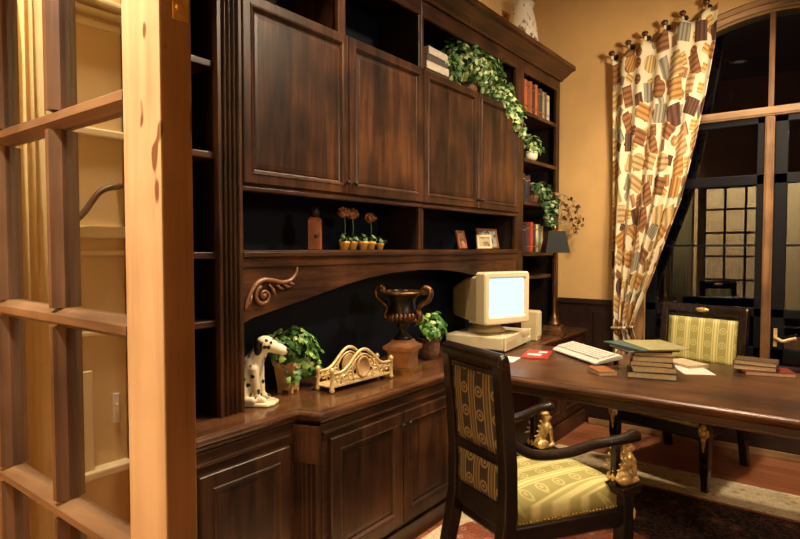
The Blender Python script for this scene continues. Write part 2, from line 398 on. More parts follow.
def struct(o, label=None):
    o['kind'] = 'structure'
    if label: o['label'] = label
    return o
def copy_tree(o, parent=None):
    c = o.copy(); COL.objects.link(c)
    if parent is not None:
        c.parent = parent
    for ch in list(o.children): copy_tree(ch, c)
    return c
def spline(pts, n=8):
    pts = [Vector(p) for p in pts]; out = []
    for i in range(len(pts) - 1):
        p0, p1, p2, p3 = pts[max(i - 1, 0)], pts[i], pts[i + 1], pts[min(i + 2, len(pts) - 1)]
        for k in range(n):
            t = k / n
            out.append(.5 * ((2 * p1) + (-p0 + p2) * t + (2 * p0 - 5 * p1 + 4 * p2 - p3) * t * t + (-p0 + 3 * p1 - 3 * p2 + p3) * t ** 3))
    out.append(pts[-1]); return out

# ------------------------------------------------------------------ the setting
WX, WY, XR, HY, CZ = -2.16, 4.56, 2.6, -2.4, 3.6
struct(MB().box(WX, XR, HY, WY, -.05, 0).build('floor', M['floor']))
struct(MB().box(WX, XR, HY, WY, CZ, CZ + .05).build('ceiling', M['ceil']))
struct(MB().box(WX - .1, WX, HY, WY + .1, 0, CZ).build('wall_left', M['wall']))
struct(MB().box(XR, XR + .1, HY, WY + .1, 0, CZ).build('wall_right', M['wall']))
struct(MB().box(WX, XR, HY - .1, HY, 0, CZ).build('wall_hall', M['hall']))
struct(MB().box(WX, -1.62, .41, .53, 0, CZ).box(.95, XR, .41, .53, 0, CZ).box(-1.62, .95, .41, .53, 2.35, CZ).build('wall_front', M['wall']))
# window wall with an arched opening
AX0, AX1, ACX, AR, APK, AZ0 = -1.17, .43, -.37, 1.16, 2.975, .62
def arch(r, x): return APK + (r - AR) - r + sqrt(max(0, r * r - (x - ACX) ** 2))
xs = [AX0 + (AX1 - AX0) * i / 28 for i in range(29)]
b = MB().box(WX, AX0, WY, WY + .16, 0, CZ).box(AX1, XR, WY, WY + .16, 0, CZ).box(AX0, AX1, WY, WY + .16, 0, AZ0)
b.prism([(x, arch(AR, x)) for x in xs] + [(AX1, CZ), (AX0, CZ)], 'y', WY, WY + .16)
struct(b.build('wall_back', M['wall']))
# wainscot and baseboard along the window wall
b = MB().box(-1.835, AX0 - .06, WY - .022, WY, .0, .97).box(-1.835, AX0 - .06, WY - .036, WY, .955, .995)
b.box(-1.55, AX0 - .12, WY - .032, WY, .16, .9)
b.box(AX0 - .06, AX1 + .3, WY - .022, WY, 0, AZ0 - .03)
struct(b.build('trim_1', M['wains'], bevel=.004))
struct(MB().box(-1.57, 1.6, WY - .045, WY - .022, 0, .045).build('baseboard_back', M['framex'], bevel=.004))
# the window: casing, post, transom, sashes
win = struct(empty('window_1', (ACX, WY, AZ0)))
O = win.location
b = MB(); outer = [(x, arch(AR + .085, ACX + (x - ACX) * 1.0)) for x in xs]
R = []
for x in xs:
    a = (x - ACX) / AR; ang = math.asin(max(-1, min(1, a)))
    R.append((ang,))
prof = [(0., .01), (0., -.03), (.03, -.034), (.045, -.02), (.075, -.02), (.09, .0)]
rg = []
for (ang,) in R:
    c = (ACX, APK - AR)
    rg.append([(c[0] + (AR + d) * sin(ang), WY + y, c[1] + (AR + d) * cos(ang)) for d, y in prof])
b.rings(rg, closed=True, smooth=False)
b.build('arched_casing', M['framex'], win, O)
spring = arch(AR, AX0)
MB().box(AX0 - .09, AX0, WY - .03, WY, AZ0 - .03, spring).build('side_casing', M['frame'], win, O, .004)
MB().box(AX1, AX1 + .09, WY - .03, WY, AZ0 - .03, spring).build('side_casing', M['frame'], win, O, .004)
MB().box(AX0 - .1, AX1 + .1, WY - .05, WY + .06, AZ0 - .03, AZ0).build('sill', M['wains'], win, O, .006)
MB().box(-.421, -.364, WY + .005, WY + .075, AZ0, 2.28).box(-.412, -.373, WY - .005, WY + .005, AZ0, 2.28).build('center_post', M['frame'], win, O, .004)
MB().box(AX0, AX1, WY + .005, WY + .075, 2.283, 2.343).box(AX0, AX1, WY - .006, WY + .005, 2.293, 2.333).build('transom', M['framex'], win, O, .005)
MB().box(-.409, -.376, WY + .03, WY + .06, 2.343, APK).build('arch_muntin', M['frame'], win, O, .003)
def sash(x0, x1, name='sash'):
    b = MB()
    for a, c in ((x0, x0 + .075), (x1 - .045, x1)): b.box(a, c, WY + .03, WY + .07, AZ0, 2.283)
    for z0, z1 in ((AZ0, AZ0 + .1), (.93, .99), (1.83, 1.90), (2.24, 2.283)): b.box(x0, x1, WY + .03, WY + .07, z0, z1)
    s = b.build(name, M['sash'], win, O, .004)
    q = MB().box(x0, x1, WY + .04, WY + .06, 1.41, 1.425); q.box((x0 + x1) / 2 - .2, (x0 + x1) / 2 - .19, WY + .04, WY + .06, .99, 1.41); q.build('muntin', M['sash'], s, O)
    MB().box(x0 + .01, x1 - .01, WY + .048, WY + .054, AZ0, 2.28).build('pane', M['nightglass'], s, O)
sash(AX0, -.421); sash(-.364, AX1)
for xa, xb in ((AX0, -.409), (-.376, AX1)):
    pts = [(x, arch(AR, x)) for x in [xa + (xb - xa) * i / 12 for i in range(13)]]
    MB().prism([(xa, 2.343)] + pts + [(xb, 2.343)], 'y', WY + .044, WY + .05).build('pane', M['nightglass'], win, O)
h = MB().box(-.345, -.325, WY + .005, WY + .03, .74, .86)
h.tube(spline([(-.335, WY + .01, .79), (-.325, WY - .03, .80), (-.29, WY - .035, .785), (-.25, WY - .03, .80), (-.215, WY - .03, .81)], 5), [.011] * 20 + [.008], 10)
h.build('lever_handle', M['ivorycast'], win, O)
# moldings on the left wall behind the glazed door
k = 1
for z0, z1, d in ((2.19, 2.215, .03), (2.235, 2.25, .05), (2.262, 2.285, .07), (1.80, 1.83, .035), (1.435, 1.478, .045), (1.372, 1.39, .03), (1.08, 1.10, .03), (.57, .60, .065), (.0, .14, .03)):
    k += 1
    struct(MB().box(WX, WX + d, .54, 1.085, z0, z1).build('trim_%d' % k, M['trim'], bevel=.006))
struct(MB().box(WX, WX + .012, .54, 1.085, .14, 1.08).build('trim_%d' % (k + 1), M['hall']))
struct(MB().box(WX, WX + .012, .54, 1.085, 1.10, 2.19).build('trim_%d' % (k + 2), M['hall']))

# the glazed door leaf beside the camera
DX0, DX1, DY0, DY1 = -1.575, -.67, .387, .432
door = struct(empty('door_1', (DX1, DY0, 0)), 'glazed French door with stained wooden muntins and pale knotted stile'); O = door.location
MB().box(-.763, DX1, DY0, DY1, .012, 2.3).build('stile', M['pine'], door, O, .003)
MB().box(DX0, -1.487, DY0, DY1, .012, 2.3).build('stile', M['pine'], door, O, .003)
for z0, z1 in ((.012, .24), (2.2, 2.3)): MB().box(-1.487, -.763, DY0, DY1, z0, z1).build('rail', M['pinex'], door, O, .003)
def mprof(c): # moulded bar outline around centre c: (across, y)
    w = .0155
    return [(c - .006, DY0), (c + .006, DY0), (c + .009, DY0 + .006), (c + w, DY0 + .016), (c + w, DY1 - .014), (c + .009, DY1 - .006), (c + .006, DY1), (c - .006, DY1), (c - .009, DY1 - .006), (c - w, DY1 - .014), (c - w, DY0 + .016), (c - .009, DY0 + .006)]
rows = [.342, .657, .973, 1.288, 1.604, 1.919]
cols = [-.763 - .241, -.763 - .482]
for zc in rows:
    b = MB(); L = [(p[1], p[0]) for p in mprof(zc)]
    b.prism(L, 'x', -1.487, -.763); b.build('muntin', M['doorbarx'], door, O)
zz = [.24] + rows + [2.2]
for xc in cols:
    for za, zb in zip(zz[:-1], zz[1:]):
        b = MB(); b.prism(mprof(xc), 'z', za + (.0 if za == .24 else .0155), zb - (.0 if zb == 2.2 else .0155)); b.build('muntin', M['doorbar'], door, O)
# beads around the stile side of the panes
MB().box(-1.487, -1.472, DY0 + .012, DY1 - .012, .24, 2.2).box(-.778, -.763, DY0 + .012, DY1 - .012, .24, 2.2).build('glazing_bead', M['doorbar'], door, O, .004)
xx = [-.763] + cols + [-1.487]
for xa, xb in zip(xx[:-1], xx[1:]):
    for za, zb in zip(zz[:-1], zz[1:]):
        MB().box(xb, xa, .407, .411, za, zb).build('pane', M['glass'], door, O)
for zc in (.3, 1.757):
    hb = MB().box(-.6695, -.667, DY0 + .018, DY1 - .006, zc - .07, zc + .07)
    for dz in (-.055, -.015, .04): hb.ell((-.6665, DY0 + .024 + .006 * (dz > 0), zc + dz), (.002, .004, .004), 8)
    hb.build('hinge', M['hinge'], door, O)
# unseen ceiling fixtures, added to dress the lights
def added_downlight(x, y, label):
    t = tag(empty('added_ceiling_light', (x, y, CZ)), label, 'lamp', 'added recessed ceiling lights')
    MB().lathe([(.065, -.002), (.09, -.002), (.095, -.012), (.07, -.016), (.065, -.002)], 24).build('trim_ring', M['trim'], t)
    MB().lathe([(.0, -.004), (.064, -.004), (.064, -.008), (.0, -.008)], 24).build('lens', M['lens'], t)

def wire(b): pass
# sheer cream curtain behind the glazed door
t = tag(empty('sheer_curtain', (-1.74, .63, 0)), 'narrow cream sheer curtain hanging behind the glazed door', 'curtain')
b = MB(); rg = []
for i in range(2):
    z = (.02, 2.3)[i]
    rg.append([(-.13 + .26 * j / 40, .016 * sin(j * 1.1) + .006 * sin(j * .37), z) for j in range(41)])
b.rings(rg, closed=False, cap=False).build('drape', M['sheer'], t, solid=.003)
MB().tube([(-.19, 0, 2.31), (.14, 0, 2.31)], .01).build('rod', M['brass'], t)
# wall ornament and plate seen through the door panes
tag(MB().tube(spline([(WX + .012, .72, 1.47), (WX + .05, .80, 1.47), (WX + .06, .90, 1.50), (WX + .06, .98, 1.60), (WX + .06, 1.05, 1.625), (WX + .012, 1.07, 1.63)], 8), [.009] * 15 + [.011] * 26, 10).build('iron_hook', M['iron']), 'dark curved iron rod on the beige wall behind the glazed door', 'hook')
t = tag(empty('light_switch', (WX + .012, 1.045, .80)), 'small pale switch plate on the beige wall behind the door', 'switch')
MB().box(0, .006, -.012, .012, -.055, .055).build('plate', M['white'], t, bevel=.002); MB().box(.006, .014, -.004, .004, -.015, .015).build('toggle', M['trim'], t)
MT = Matrix.Translation((0, 0, 0))
# pale board leaning against that wall
b = MB().box(0, .014, -.05, .05, 0, .36, Matrix.Translation((WX + .03, .90, .6005)))
tag(b.build('leaning_board', M['trim'], bevel=.003), 'pale narrow board standing on the lower molding behind the glazed door', 'board')
# ------------------------------------------------------------------ the built-in wall unit (face at FX, looks along +X)
FX, CT, UB = -1.84, .76, 2.75
Y0, Y1, Y2, Y3, Y4 = 1.09, 1.39, 2.59, 3.77, 4.535
BK = WX + .012
def flutes(b, y0, y1, z0, z1, xf, n=4):
    """fluted face: a strip of half-round grooves, one closed prism"""
    pts = [(xf - .03, y0), (xf, y0)]; m = .012; w = (y1 - y0 - 2 * m) / n
    pts.append((xf, y0 + m))
    for i in range(n):
        a = y0 + m + i * w
        for k in range(1, 7):
            t = k / 7; pts.append((xf - .014 * sin(pi * t), a + w * (.08 + .84 * t)))
        pts.append((xf, a + w))
    pts += [(xf, y1), (xf - .03, y1)]
    b.prism(pts, 'z', z0, z1)
# --- tall bookcase at the left
t = tag(empty('bookcase', (FX, Y0, CT)), 'tall dark bookcase with empty shelves and fluted pilaster beside the glazed door', 'bookcase'); O = t.location
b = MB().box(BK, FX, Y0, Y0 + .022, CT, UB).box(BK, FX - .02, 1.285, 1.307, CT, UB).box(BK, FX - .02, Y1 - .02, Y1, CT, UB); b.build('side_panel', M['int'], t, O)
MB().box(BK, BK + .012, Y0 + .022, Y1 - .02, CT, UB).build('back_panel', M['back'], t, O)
for z in (1.129, 1.385, 1.756, 2.09, 2.42): MB().box(BK + .012, FX - .012, Y0 + .022, 1.285, z - .026, z).build('shelf', M['wy'], t, O, .004)
b = MB(); flutes(b, 1.283, Y1 - .001, CT, UB, FX + .012); b.build('pilaster', M['wz'], t, O)
# --- wall cabinets
def wall_unit(name, ya, yb, label, ys, divider=None, blockz=None):
    t = tag(empty(name, (FX, ya, 1.39)), label, 'cabinet', 'wall cabinets over the counter'); O = t.location
    ya, yb = ya + .001, yb - .001
    b = MB().box(BK, FX - .02, ya, ya + .02, 1.3905, UB).box(BK, FX - .02, yb - .02, yb, 1.3905, UB)
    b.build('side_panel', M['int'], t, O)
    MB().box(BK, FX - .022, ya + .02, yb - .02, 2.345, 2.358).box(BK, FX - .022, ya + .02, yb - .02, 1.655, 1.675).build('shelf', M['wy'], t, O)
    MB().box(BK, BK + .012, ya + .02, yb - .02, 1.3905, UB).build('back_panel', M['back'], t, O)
    b = MB().box(FX - .022, FX, ya, yb, 2.348, 2.372).box(FX - .022, FX, ya, yb, 1.635, 1.69).box(FX - .022, FX, ya, yb, 2.665, UB)
    b.box(FX - .03, FX + .010, ya, yb, 1.622, 1.640)
    b.build('face_rail', M['wy'], t, O, .004)
    b = MB()
    for a, c in ys['stiles']: b.box(FX - .022, FX, max(a, ya), min(c, yb), 1.69, 2.348)
    for a, c in ys['posts']: b.box(FX - .022, FX, max(a, ya), min(c, yb), 2.372, 2.665)
    for a, c in ys['low']: b.box(FX - .022, FX, max(a, ya), min(c, yb), 1.3905, 1.635)
    b.build('face_stile', M['wz'], t, O, .003)
    if divider: MB().box(BK + .012, FX - .022, divider - .012, divider + .012, 2.358, UB).build('divider', M['wz'], t, O)
    for a, c, kn in ys['doors']:
        d = MB().door(a, c, 1.652, 2.376, FX + .02, fr=.046).build('door', M['panel'], t, O)
        if kn:
            k = MB(); yk = (c - .022) if kn > 0 else (a + .022)
            k.tube([(FX + .02, yk, 1.70), (FX + .034, yk, 1.70)], [.004, .004], 10); k.ell((FX + .04, yk, 1.70), (.009, .012, .012), 12)
            k.build('knob', M['bronzed'], d, O)
    return t
wall_unit('wall_cabinet', Y1, Y2, 'left wall cabinet with two raised-panel doors above shelf', dict(
    stiles=[(Y1, 1.43), (2.552, Y2)], posts=[(Y1, 1.42), (1.935, 1.985), (2.565, Y2)], low=[(2.568, Y2)],
    doors=[(1.392, 1.983, 1), (1.989, 2.587, -1)]), divider=1.96)
wall_unit('wall_cabinet', Y2, Y3, 'right wall cabinet with two raised-panel doors, ivy on top', dict(
    stiles=[(Y2, 2.624), (3.735, Y3)], posts=[(Y2, 2.612), (3.74, Y3)], low=[(Y2, 2.612), (3.74, Y3)],
    doors=[(2.594, 3.182, 1), (3.188, 3.768, -1)]))
# --- bookcase at the right end
t = tag(empty('bookcase', (FX, Y3, CT)), 'tall bookcase with books and plants between wall cabinet and tan wall', 'bookcase'); O = t.location
b = MB().box(BK, FX - .02, Y3 + .001, Y3 + .025, CT, UB).box(BK, FX - .02, Y4 - .02, Y4, CT, UB)
MB().box(FX - .022, FX, Y3 + .001, 3.87, CT, UB).box(FX - .022, FX, Y4 - .07, Y4, CT, UB).build('face_stile', M['wz'], t, O, .003)
b.build('side_panel', M['int'], t, O, .003)
MB().box(BK, BK + .012, Y3 + .025, Y4 - .02, CT, UB).build('back_panel', M['back'], t, O)
for z in (1.19, 1.369, 1.745, 2.057, 2.397): MB().box(BK + .012, FX + (.006 if z > 1.3 else -.03), Y3 + .025 if z < 1.2 else 3.872, Y4 - .071, z - .028, z).build('shelf', M['wy'], t, O, .004)
MB().box(FX - .022, FX, 3.871, Y4 - .071, 2.665, UB).build('face_rail', M['wy'], t, O)
# --- crown along the whole unit
prof = [(FX - .02, 2.752), (FX + .012, 2.752), (FX + .02, 2.765), (FX + .05, 2.782), (FX + .075, 2.80), (FX + .095, 2.815), (FX + .12, 2.822), (FX + .12, 2.852), (FX - .02, 2.852)]
t = tag(empty('crown_molding', (FX, Y0, UB)), 'dark stepped crown molding running along the top of the wall unit', 'molding'); O = t.location
MB().prism(prof, 'y', Y0 - .03, WY - .002).build('cornice', M['wy'], t, O)
MB().box(BK, FX - .021, Y0, WY - .002, 2.752, 2.772).build('top_board', M['wy'], t, O)
# --- shelf with arched valance
t = tag(empty('arched_shelf', (FX, Y1, 1.39)), 'long shelf with arched valance and carved scroll spanning above the counter', 'shelf'); O = t.location
MB().box(BK, FX + .008, Y1 + .001, Y3 - .001, 1.358, 1.39).box(FX + .008, FX + .016, Y1 + .001, Y3 - .001, 1.364, 1.384).build('shelf_board', M['wy'], t, O, .003)
pts = [(Y1 + .001, 1.357), (Y1 + .001, 1.105)]
for y, z in ((1.444, 1.124), (1.56, 1.146), (1.682, 1.169), (1.864, 1.205), (2.0, 1.232), (2.15, 1.255), (2.35, 1.273), (2.58, 1.28), (2.8, 1.273), (3.0, 1.255), (3.16, 1.232), (3.3, 1.205), (3.48, 1.169), (3.6, 1.146), (3.72, 1.124)): pts.append((y, z))
pts += [(Y3 - .001, 1.105), (Y3 - .001, 1.357)]
b = MB().prism(pts, 'x', FX - .02, FX); b.box(FX - .02, FX + .006, Y1 + .001, Y3 - .001, 1.325, 1.357)
b.build('valance', M['wy'], t, O)
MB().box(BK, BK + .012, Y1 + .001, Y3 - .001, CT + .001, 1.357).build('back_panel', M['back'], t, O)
def scroll(b, sgn=1, y0=1.385):
    def P(pts): return [(FX + .008, y0 + sgn * y, z) for y, z in pts]
    main = spline(P([(.015, 1.165), (.03, 1.205), (.06, 1.25), (.10, 1.272), (.15, 1.268), (.2, 1.258), (.245, 1.265), (.275, 1.29), (.285, 1.318)]), 7)
    n = len(main); b.tube(main, [.004 + .008 * sin(pi * min(1, .12 + i / n * .85)) for i in range(n)], 10, .8)
    vol = [(.105 + .045 * (1 - k / 26 * .85) * cos(1.9 + k * .34), 1.208 + .042 * (1 - k / 26 * .85) * sin(1.9 + k * .34)) for k in range(27)]
    b.tube(P(vol), [.009 - .005 * k / 26 for k in range(27)], 10, .8)
    b.ell((FX + .01, y0 + sgn * .105, 1.207), (.011, .012, .012), 10)
    for k, (y, z, l, a) in enumerate(((.045, 1.215, .05, -1.9), (.13, 1.255, .045, -.7), (.17, 1.25, .045, -.5), (.21, 1.25, .04, -.35), (.24, 1.255, .03, -.2), (.03, 1.19, .035, -2.1), (.15, 1.235, .035, -1.0))):
        leaf = P([(y, z), (y + l * .5 * cos(a) , z + l * .5 * sin(a) - .004), (y + l * cos(a), z + l * sin(a))])
        b.tube(leaf, [.006, .0065, .002], 8, .7)
b = MB(); scroll(b); b.build('carved_scroll', M['carve'], t, O)
# --- countertop with a step where the deep base cabinets begin
CX1, CX2 = -1.69, -1.59
def ctop(d): return [(BK, Y0 + .0), (CX1 + d, Y0 + .0), (CX1 + d, 1.54 - d * .5), (CX2 + d, 1.577 - d * .5), (CX2 + d, WY - .001 - .036), (BK, WY - .001 - .036)]
R = []
for d, z in ((-.025, CT - .056), (-.022, CT - .05), (-.012, CT - .046), (-.006, CT - .036), (-.006, CT - .03), (0, CT - .027), (.004, CT - .018), (.001, CT - .010), (-.007, CT - .0045), (-.015, CT - .0035), (-.017, CT)):
    R.append([(x, y, z) for x, y in ctop(d)])
t = tag(MB().rings(R, smooth=False).build('countertop', M['top']), 'long polished dark wood countertop with a stepped edge', 'countertop')
# --- base cabinets
ZT = CT - .057
t = tag(empty('base_cabinet', (CX1 - .02, Y0, 0)), 'shallow base cabinet with one raised-panel door beside the glazed door', 'cabinet', 'base cabinets'); O = t.location
xf = CX1 - .02
MB().box(BK, xf - .02, Y0 + .001, 1.5365, .0, ZT).build('body', M['wz'], t, O)
b = MB().box(xf - .02, xf, Y0 + .001, 1.5365, .62, ZT).box(xf - .02, xf, Y0 + .001, 1.5365, .08, .13).box(xf - .02, xf, 1.495, 1.5365, .13, .62).box(xf - .02, xf, Y0 + .001, 1.12, .13, .62); b.build('face_frame', M['wy'], t, O, .003)
MB().box(xf - .02, xf + .012, Y0 + .001, 1.5365, .0, .085).build('plinth', M['wy'], t, O, .004)
MB().box(xf, xf + .012, Y0 + .001, 1.51, .655, .668).build('bead', M['wy'], t, O, .004)
MB().door(1.10, 1.50, .12, .625, xf + .018).build('door', M['panel'], t, O)
t = tag(empty('base_cabinet', (CX2 - .02, 1.566, 0)), 'deep base cabinet with two doors and a fluted angled pilaster', 'cabinet', 'base cabinets'); O = t.location
xf = CX2 - .02
ya, yb = 1.54, 2.56
b = MB().prism([(BK, ya), (CX1 - .025, ya), (xf - .022, 1.578), (xf - .022, yb), (BK, yb)], 'z', .0, ZT); b.build('body', M['wz'], t, O)
# fluted pilaster standing across the step
Lp = sqrt(.10 ** 2 + .037 ** 2)
pm = Matrix.Translation((CX1 - .018, 1.5385, 0)) @ Matrix.Rotation(-atan2(.10, .037), 4, 'Z')
b = MB(); flutes(b, 0.002, Lp - .002, .13, .55, .004); 
b.box(-.03, .010, 0, Lp, .55, ZT); b.box(-.03, .012, 0, Lp, 0, .13); b.box(-.03, .014, -.002, Lp + .002, ZT - .03, ZT)
for v in b.bm.verts: v.co = pm @ v.co
b.build('pilaster', M['wz'], t, O, 0)
b = MB().box(xf - .02, xf, 1.592, yb, .63, ZT).box(xf - .02, xf, 1.592, yb, .085, .13).box(xf - .02, xf, 1.592, 1.63, .13, .63).box(xf - .02, xf, yb - .03, yb, .13, .63); b.build('face_frame', M['wy'], t, O, .003)
MB().box(xf - .02, xf + .014, 1.592, yb, .0, .085).build('plinth', M['wy'], t, O, .004)
MB().box(xf, xf + .012, 1.594, yb, .662, .674).build('bead', M['wy'], t, O, .004)
for a, c, kn in ((1.625, 2.098, 1), (2.104, 2.545, -1)):
    d = MB().door(a, c, .115, .64, xf + .02).build('door', M['panel'], t, O)
    yk = (c - .024) if kn > 0 else (a + .024)
    k = MB().tube([(xf + .02, yk, .585), (xf + .034, yk, .585)], .004, 10); k.ell((xf + .04, yk, .585), (.009, .012, .012), 12); k.build('knob', M['bronzed'], d, O)
t = tag(empty('base_cabinet', (CX2 - .02, 2.56, 0)), 'plain dark base cabinet under the computer, running to the window wall', 'cabinet', 'base cabinets'); O = t.location
MB().box(BK, xf - .005, 2.562, WY - .038, 0, ZT).build('body', M['wz'], t, O)
MB().box(xf - .005, xf + .012, 2.562, WY - .038, 0, .11).build('plinth', M['wy'], t, O, .004)
for a, c in ((3.62, 4.05), (4.06, 4.5)): MB().door(a, c, .14, .64, xf + .012).build('door', M['panel'], t, O)
# --- desk standing against the counter
t = tag(empty('desk', (-.8, 3.08, 0)), 'large dark wood desk standing out from the counter, books and papers on top', 'desk'); O = t.location
DXa, DXb, DYa, DYb = CX2 + .004, .05, 2.59, 3.57
R = []
for d, z in ((-.03, CT - .05), (-.026, CT - .046), (-.02, CT - .040), (-.008, CT - .036), (-.006, CT - .03), (0, CT - .026), (.004, CT - .017), (.001, CT - .010), (-.007, CT - .0045), (-.015, CT - .0035), (-.017, CT)):
    R.append([(DXa, DYa - d, z), (DXb + d, DYa - d, z), (DXb + d, DYb + d, z), (DXa, DYb + d, z)])
MB().rings(R, smooth=False).build('desktop', M['desk'], t, O)
b = MB().box(DXa + .01, DXb - .045, DYa + .04, DYa + .06, .672, CT - .051).box(DXa + .01, DXb - .045, DYb - .06, DYb - .04, .672, CT - .051).box(DXb - .065, DXb - .045, DYa + .06, DYb - .06, .672, CT - .051)
b.box(DXa + .01, DXb - .045, DYa + .034, DYa + .062, .672, .684)
b.build('apron', M['wx'], t, O, .003)
for x, y in ((DXb - .085, DYa + .085), (DXb - .085, DYb - .085)):
    MB().sq([(.038, .671), (.038, .60)], (x, y, 0)).lathe([(.03, .60), (.036, .585), (.024, .565), (.034, .52), (.036, .45), (.028, .30), (.022, .16), (.032, .135), (.024, .12), (.036, .07), (.03, .03), (.024, .0106)], 20, (x, y, 0)).build('leg', M['wz'], t, O)
# --- rug
t = tag(empty('rug', (0, 2.4, 0)), 'patterned Persian rug with cream border and dark red field under the chairs', 'rug'); O = t.location
RX0, RX1, RY0, RY1 = -1.56, 1.5, .95, 3.88
def ringbox(i, j, z0, z1):
    b = MB()
    b.box(RX0 + i, RX1 - i, RY0 + i, RY0 + j, z0, z1).box(RX0 + i, RX1 - i, RY1 - j, RY1 - i, z0, z1).box(RX0 + i, RX0 + j, RY0 + j, RY1 - j, z0, z1).box(RX1 - j, RX1 - i, RY0 + j, RY1 - j, z0, z1)
    return b
ringbox(0, .36, .0005, .010).build('cream_border', M['rugborder'], t, O)
ringbox(.36, .385, .0005, .0102).build('red_band', M['rugband'], t, O)
MB().box(RX0 + .385, RX1 - .385, RY0 + .385, RY1 - .385, .0005, .0101).build('dark_field', M['rugfield'], t, O)
MB().prism([(-.93 + .52 * cos(a) * (1 + .06 * cos(8 * a)), 2.42 + .52 * sin(a) * (1 + .06 * cos(8 * a))) for a in [2 * pi * k / 64 for k in range(64)]], 'z', .0102, .0112).build('medallion', M['rugband'], t, O)
# ------------------------------------------------------------------ plants
def leaf(bm, p, out, size, rnd, broad=1.):
    out = Vector(out).normalized()
    n = (out + Vector((rnd.uniform(-.6, .6), rnd.uniform(-.6, .6), rnd.uniform(.0, .9)))).normalized()
    d = Vector((rnd.uniform(-1, 1), rnd.uniform(-1, 1), rnd.uniform(-1.1, .3))) + out * .5
    d = d - n * d.dot(n)
    if d.length < 1e-3: d = n.orthogonal()
    d.normalize(); s = n.cross(d)
    L = size * rnd.uniform(.7, 1.25); w = L * .5 * broad
    pts = [(0, 0, 0), (.12, .95, -.10), (.42, .62, .02), (.55, .80, -.10), (.78, .32, -.06), (1, 0, -.22), (.78, -.32, -.06), (.55, -.80, -.10), (.42, -.62, .02), (.12, -.95, -.10)]
    vs = [bm.verts.new(Vector(p) + d * (a * L) + s * (b_ * w) + n * (c * L * .7)) for a, b_, c in pts]
    mid = bm.verts.new(Vector(p) + d * (.48 * L) + n * (.07 * L))
    for i in range(len(vs)):
        f = bm.faces.new((vs[i], vs[(i + 1) % len(vs)], mid)); f.smooth = True
def bush(b, blobs, n, size, seed, broad=1.):
    rnd = random.Random(seed); tot = sum(r[0] * r[1] + r[1] * r[2] for _, r in blobs)
    for c, r in blobs:
        k = int(n * (r[0] * r[1] + r[1] * r[2]) / tot)
        for _ in range(k):
            v = Vector((rnd.gauss(0, 1), rnd.gauss(0, 1), rnd.gauss(0, 1))).normalized()
            q = rnd.uniform(.55, 1.0) if rnd.random() < .8 else rnd.uniform(.1, .6)
            p = Vector((c[0] + v.x * r[0] * q, c[1] + v.y * r[1] * q, c[2] + v.z * r[2] * q))
            leaf(b.bm, p, v, size, rnd, broad)
def vines(b, paths, step, size, seed):
    rnd = random.Random(seed)
    for path in paths:
        pts = spline(path, 8)
        for i, p in enumerate(pts):
            for _ in range(step):
                v = Vector((rnd.gauss(0, 1), rnd.gauss(0, 1), rnd.gauss(0, .8)))
                leaf(b.bm, p + v * .012, v, size, rnd)
def stems(b, root, blobs, n, rad, seed):
    rnd = random.Random(seed); root = Vector(root)
    for i in range(n):
        c, r = blobs[i % len(blobs)]
        e = Vector(c) + Vector((rnd.uniform(-.7, .7) * r[0], rnd.uniform(-.7, .7) * r[1], rnd.uniform(-.3, .7) * r[2]))
        m = root.lerp(e, .5) + Vector((rnd.uniform(-.02, .02), rnd.uniform(-.02, .02), .02))
        b.tube(spline([root, m, e], 5), rad, 5)
def plant(name, loc, rz, label, blobs, n, size, pot, potmat, seed, mat='leaf', paths=(), root=None, cat='plant'):
    t = tag(empty(name, loc, rz), label, cat)
    pot(t, potmat)
    rt = root or (0, 0, .1)
    b = MB(); stems(b, rt, blobs, 9, .0025, seed); 
    for p in paths: b.tube(spline(p, 6), .0022, 5)
    b.build('stem', M['leafd'], t)
    b = MB(); bush(b, blobs, n, size, seed)
    if name == 'trailing_plant':
        v = MB(); vines(v, paths, 1, size, seed + 1); v.build('reddish_runner', M['leafr'], t)['label'] = 'reddish trailing runner'
    else: vines(b, paths, 2, size, seed + 1)
    b.build('foliage', M[mat], t)
    return t
def pot_square(t, mat):
    MB().sq([(.030, .012), (.034, .012), (.046, .12), (.050, .12), (.050, .128), (.043, .128), (.04, .11), (.0, .11)]).build('planter', mat, t)
    b = MB()
    for sx in (-1, 1):
        for sy in (-1, 1): b.sq([(.008, 0), (.008, .013)], (sx * .026, sy * .026, 0)); 
    b.build('foot', mat, t)
    b = MB()
    for k in range(4):
        m = Matrix.Rotation(k * pi / 2, 4, 'Z')
        b.prism([(-.05, .128), (-.012, .105), (.012, .105), (.05, .128), (.058, .150), (.03, .138), (0, .115), (-.03, .138), (-.058, .150)], 'y', -.052, -.047, m)
    b.build('flared_rim', mat, t)
    MB().box(-.04, .04, -.04, .04, .10, .115).build('soil', M['soil'], t)
def pot_round(r, h, lip=.006):
    def f(t, mat):
        MB().lathe([(0, 0), (r * .72, 0), (r * .95, h * .3), (r, h * .7), (r * .93, h * .92), (r * .93 + lip, h * .94), (r * .93 + lip, h), (r * .86, h), (r * .82, h * .85), (0, h * .85)], 24).build('pot', mat, t)
        MB().lathe([(0, h * .86), (r * .81, h * .86), (r * .81, h * .9), (0, h * .9)], 18).build('soil', M['soil'], t)
    return f
RZ = radians(37.5)
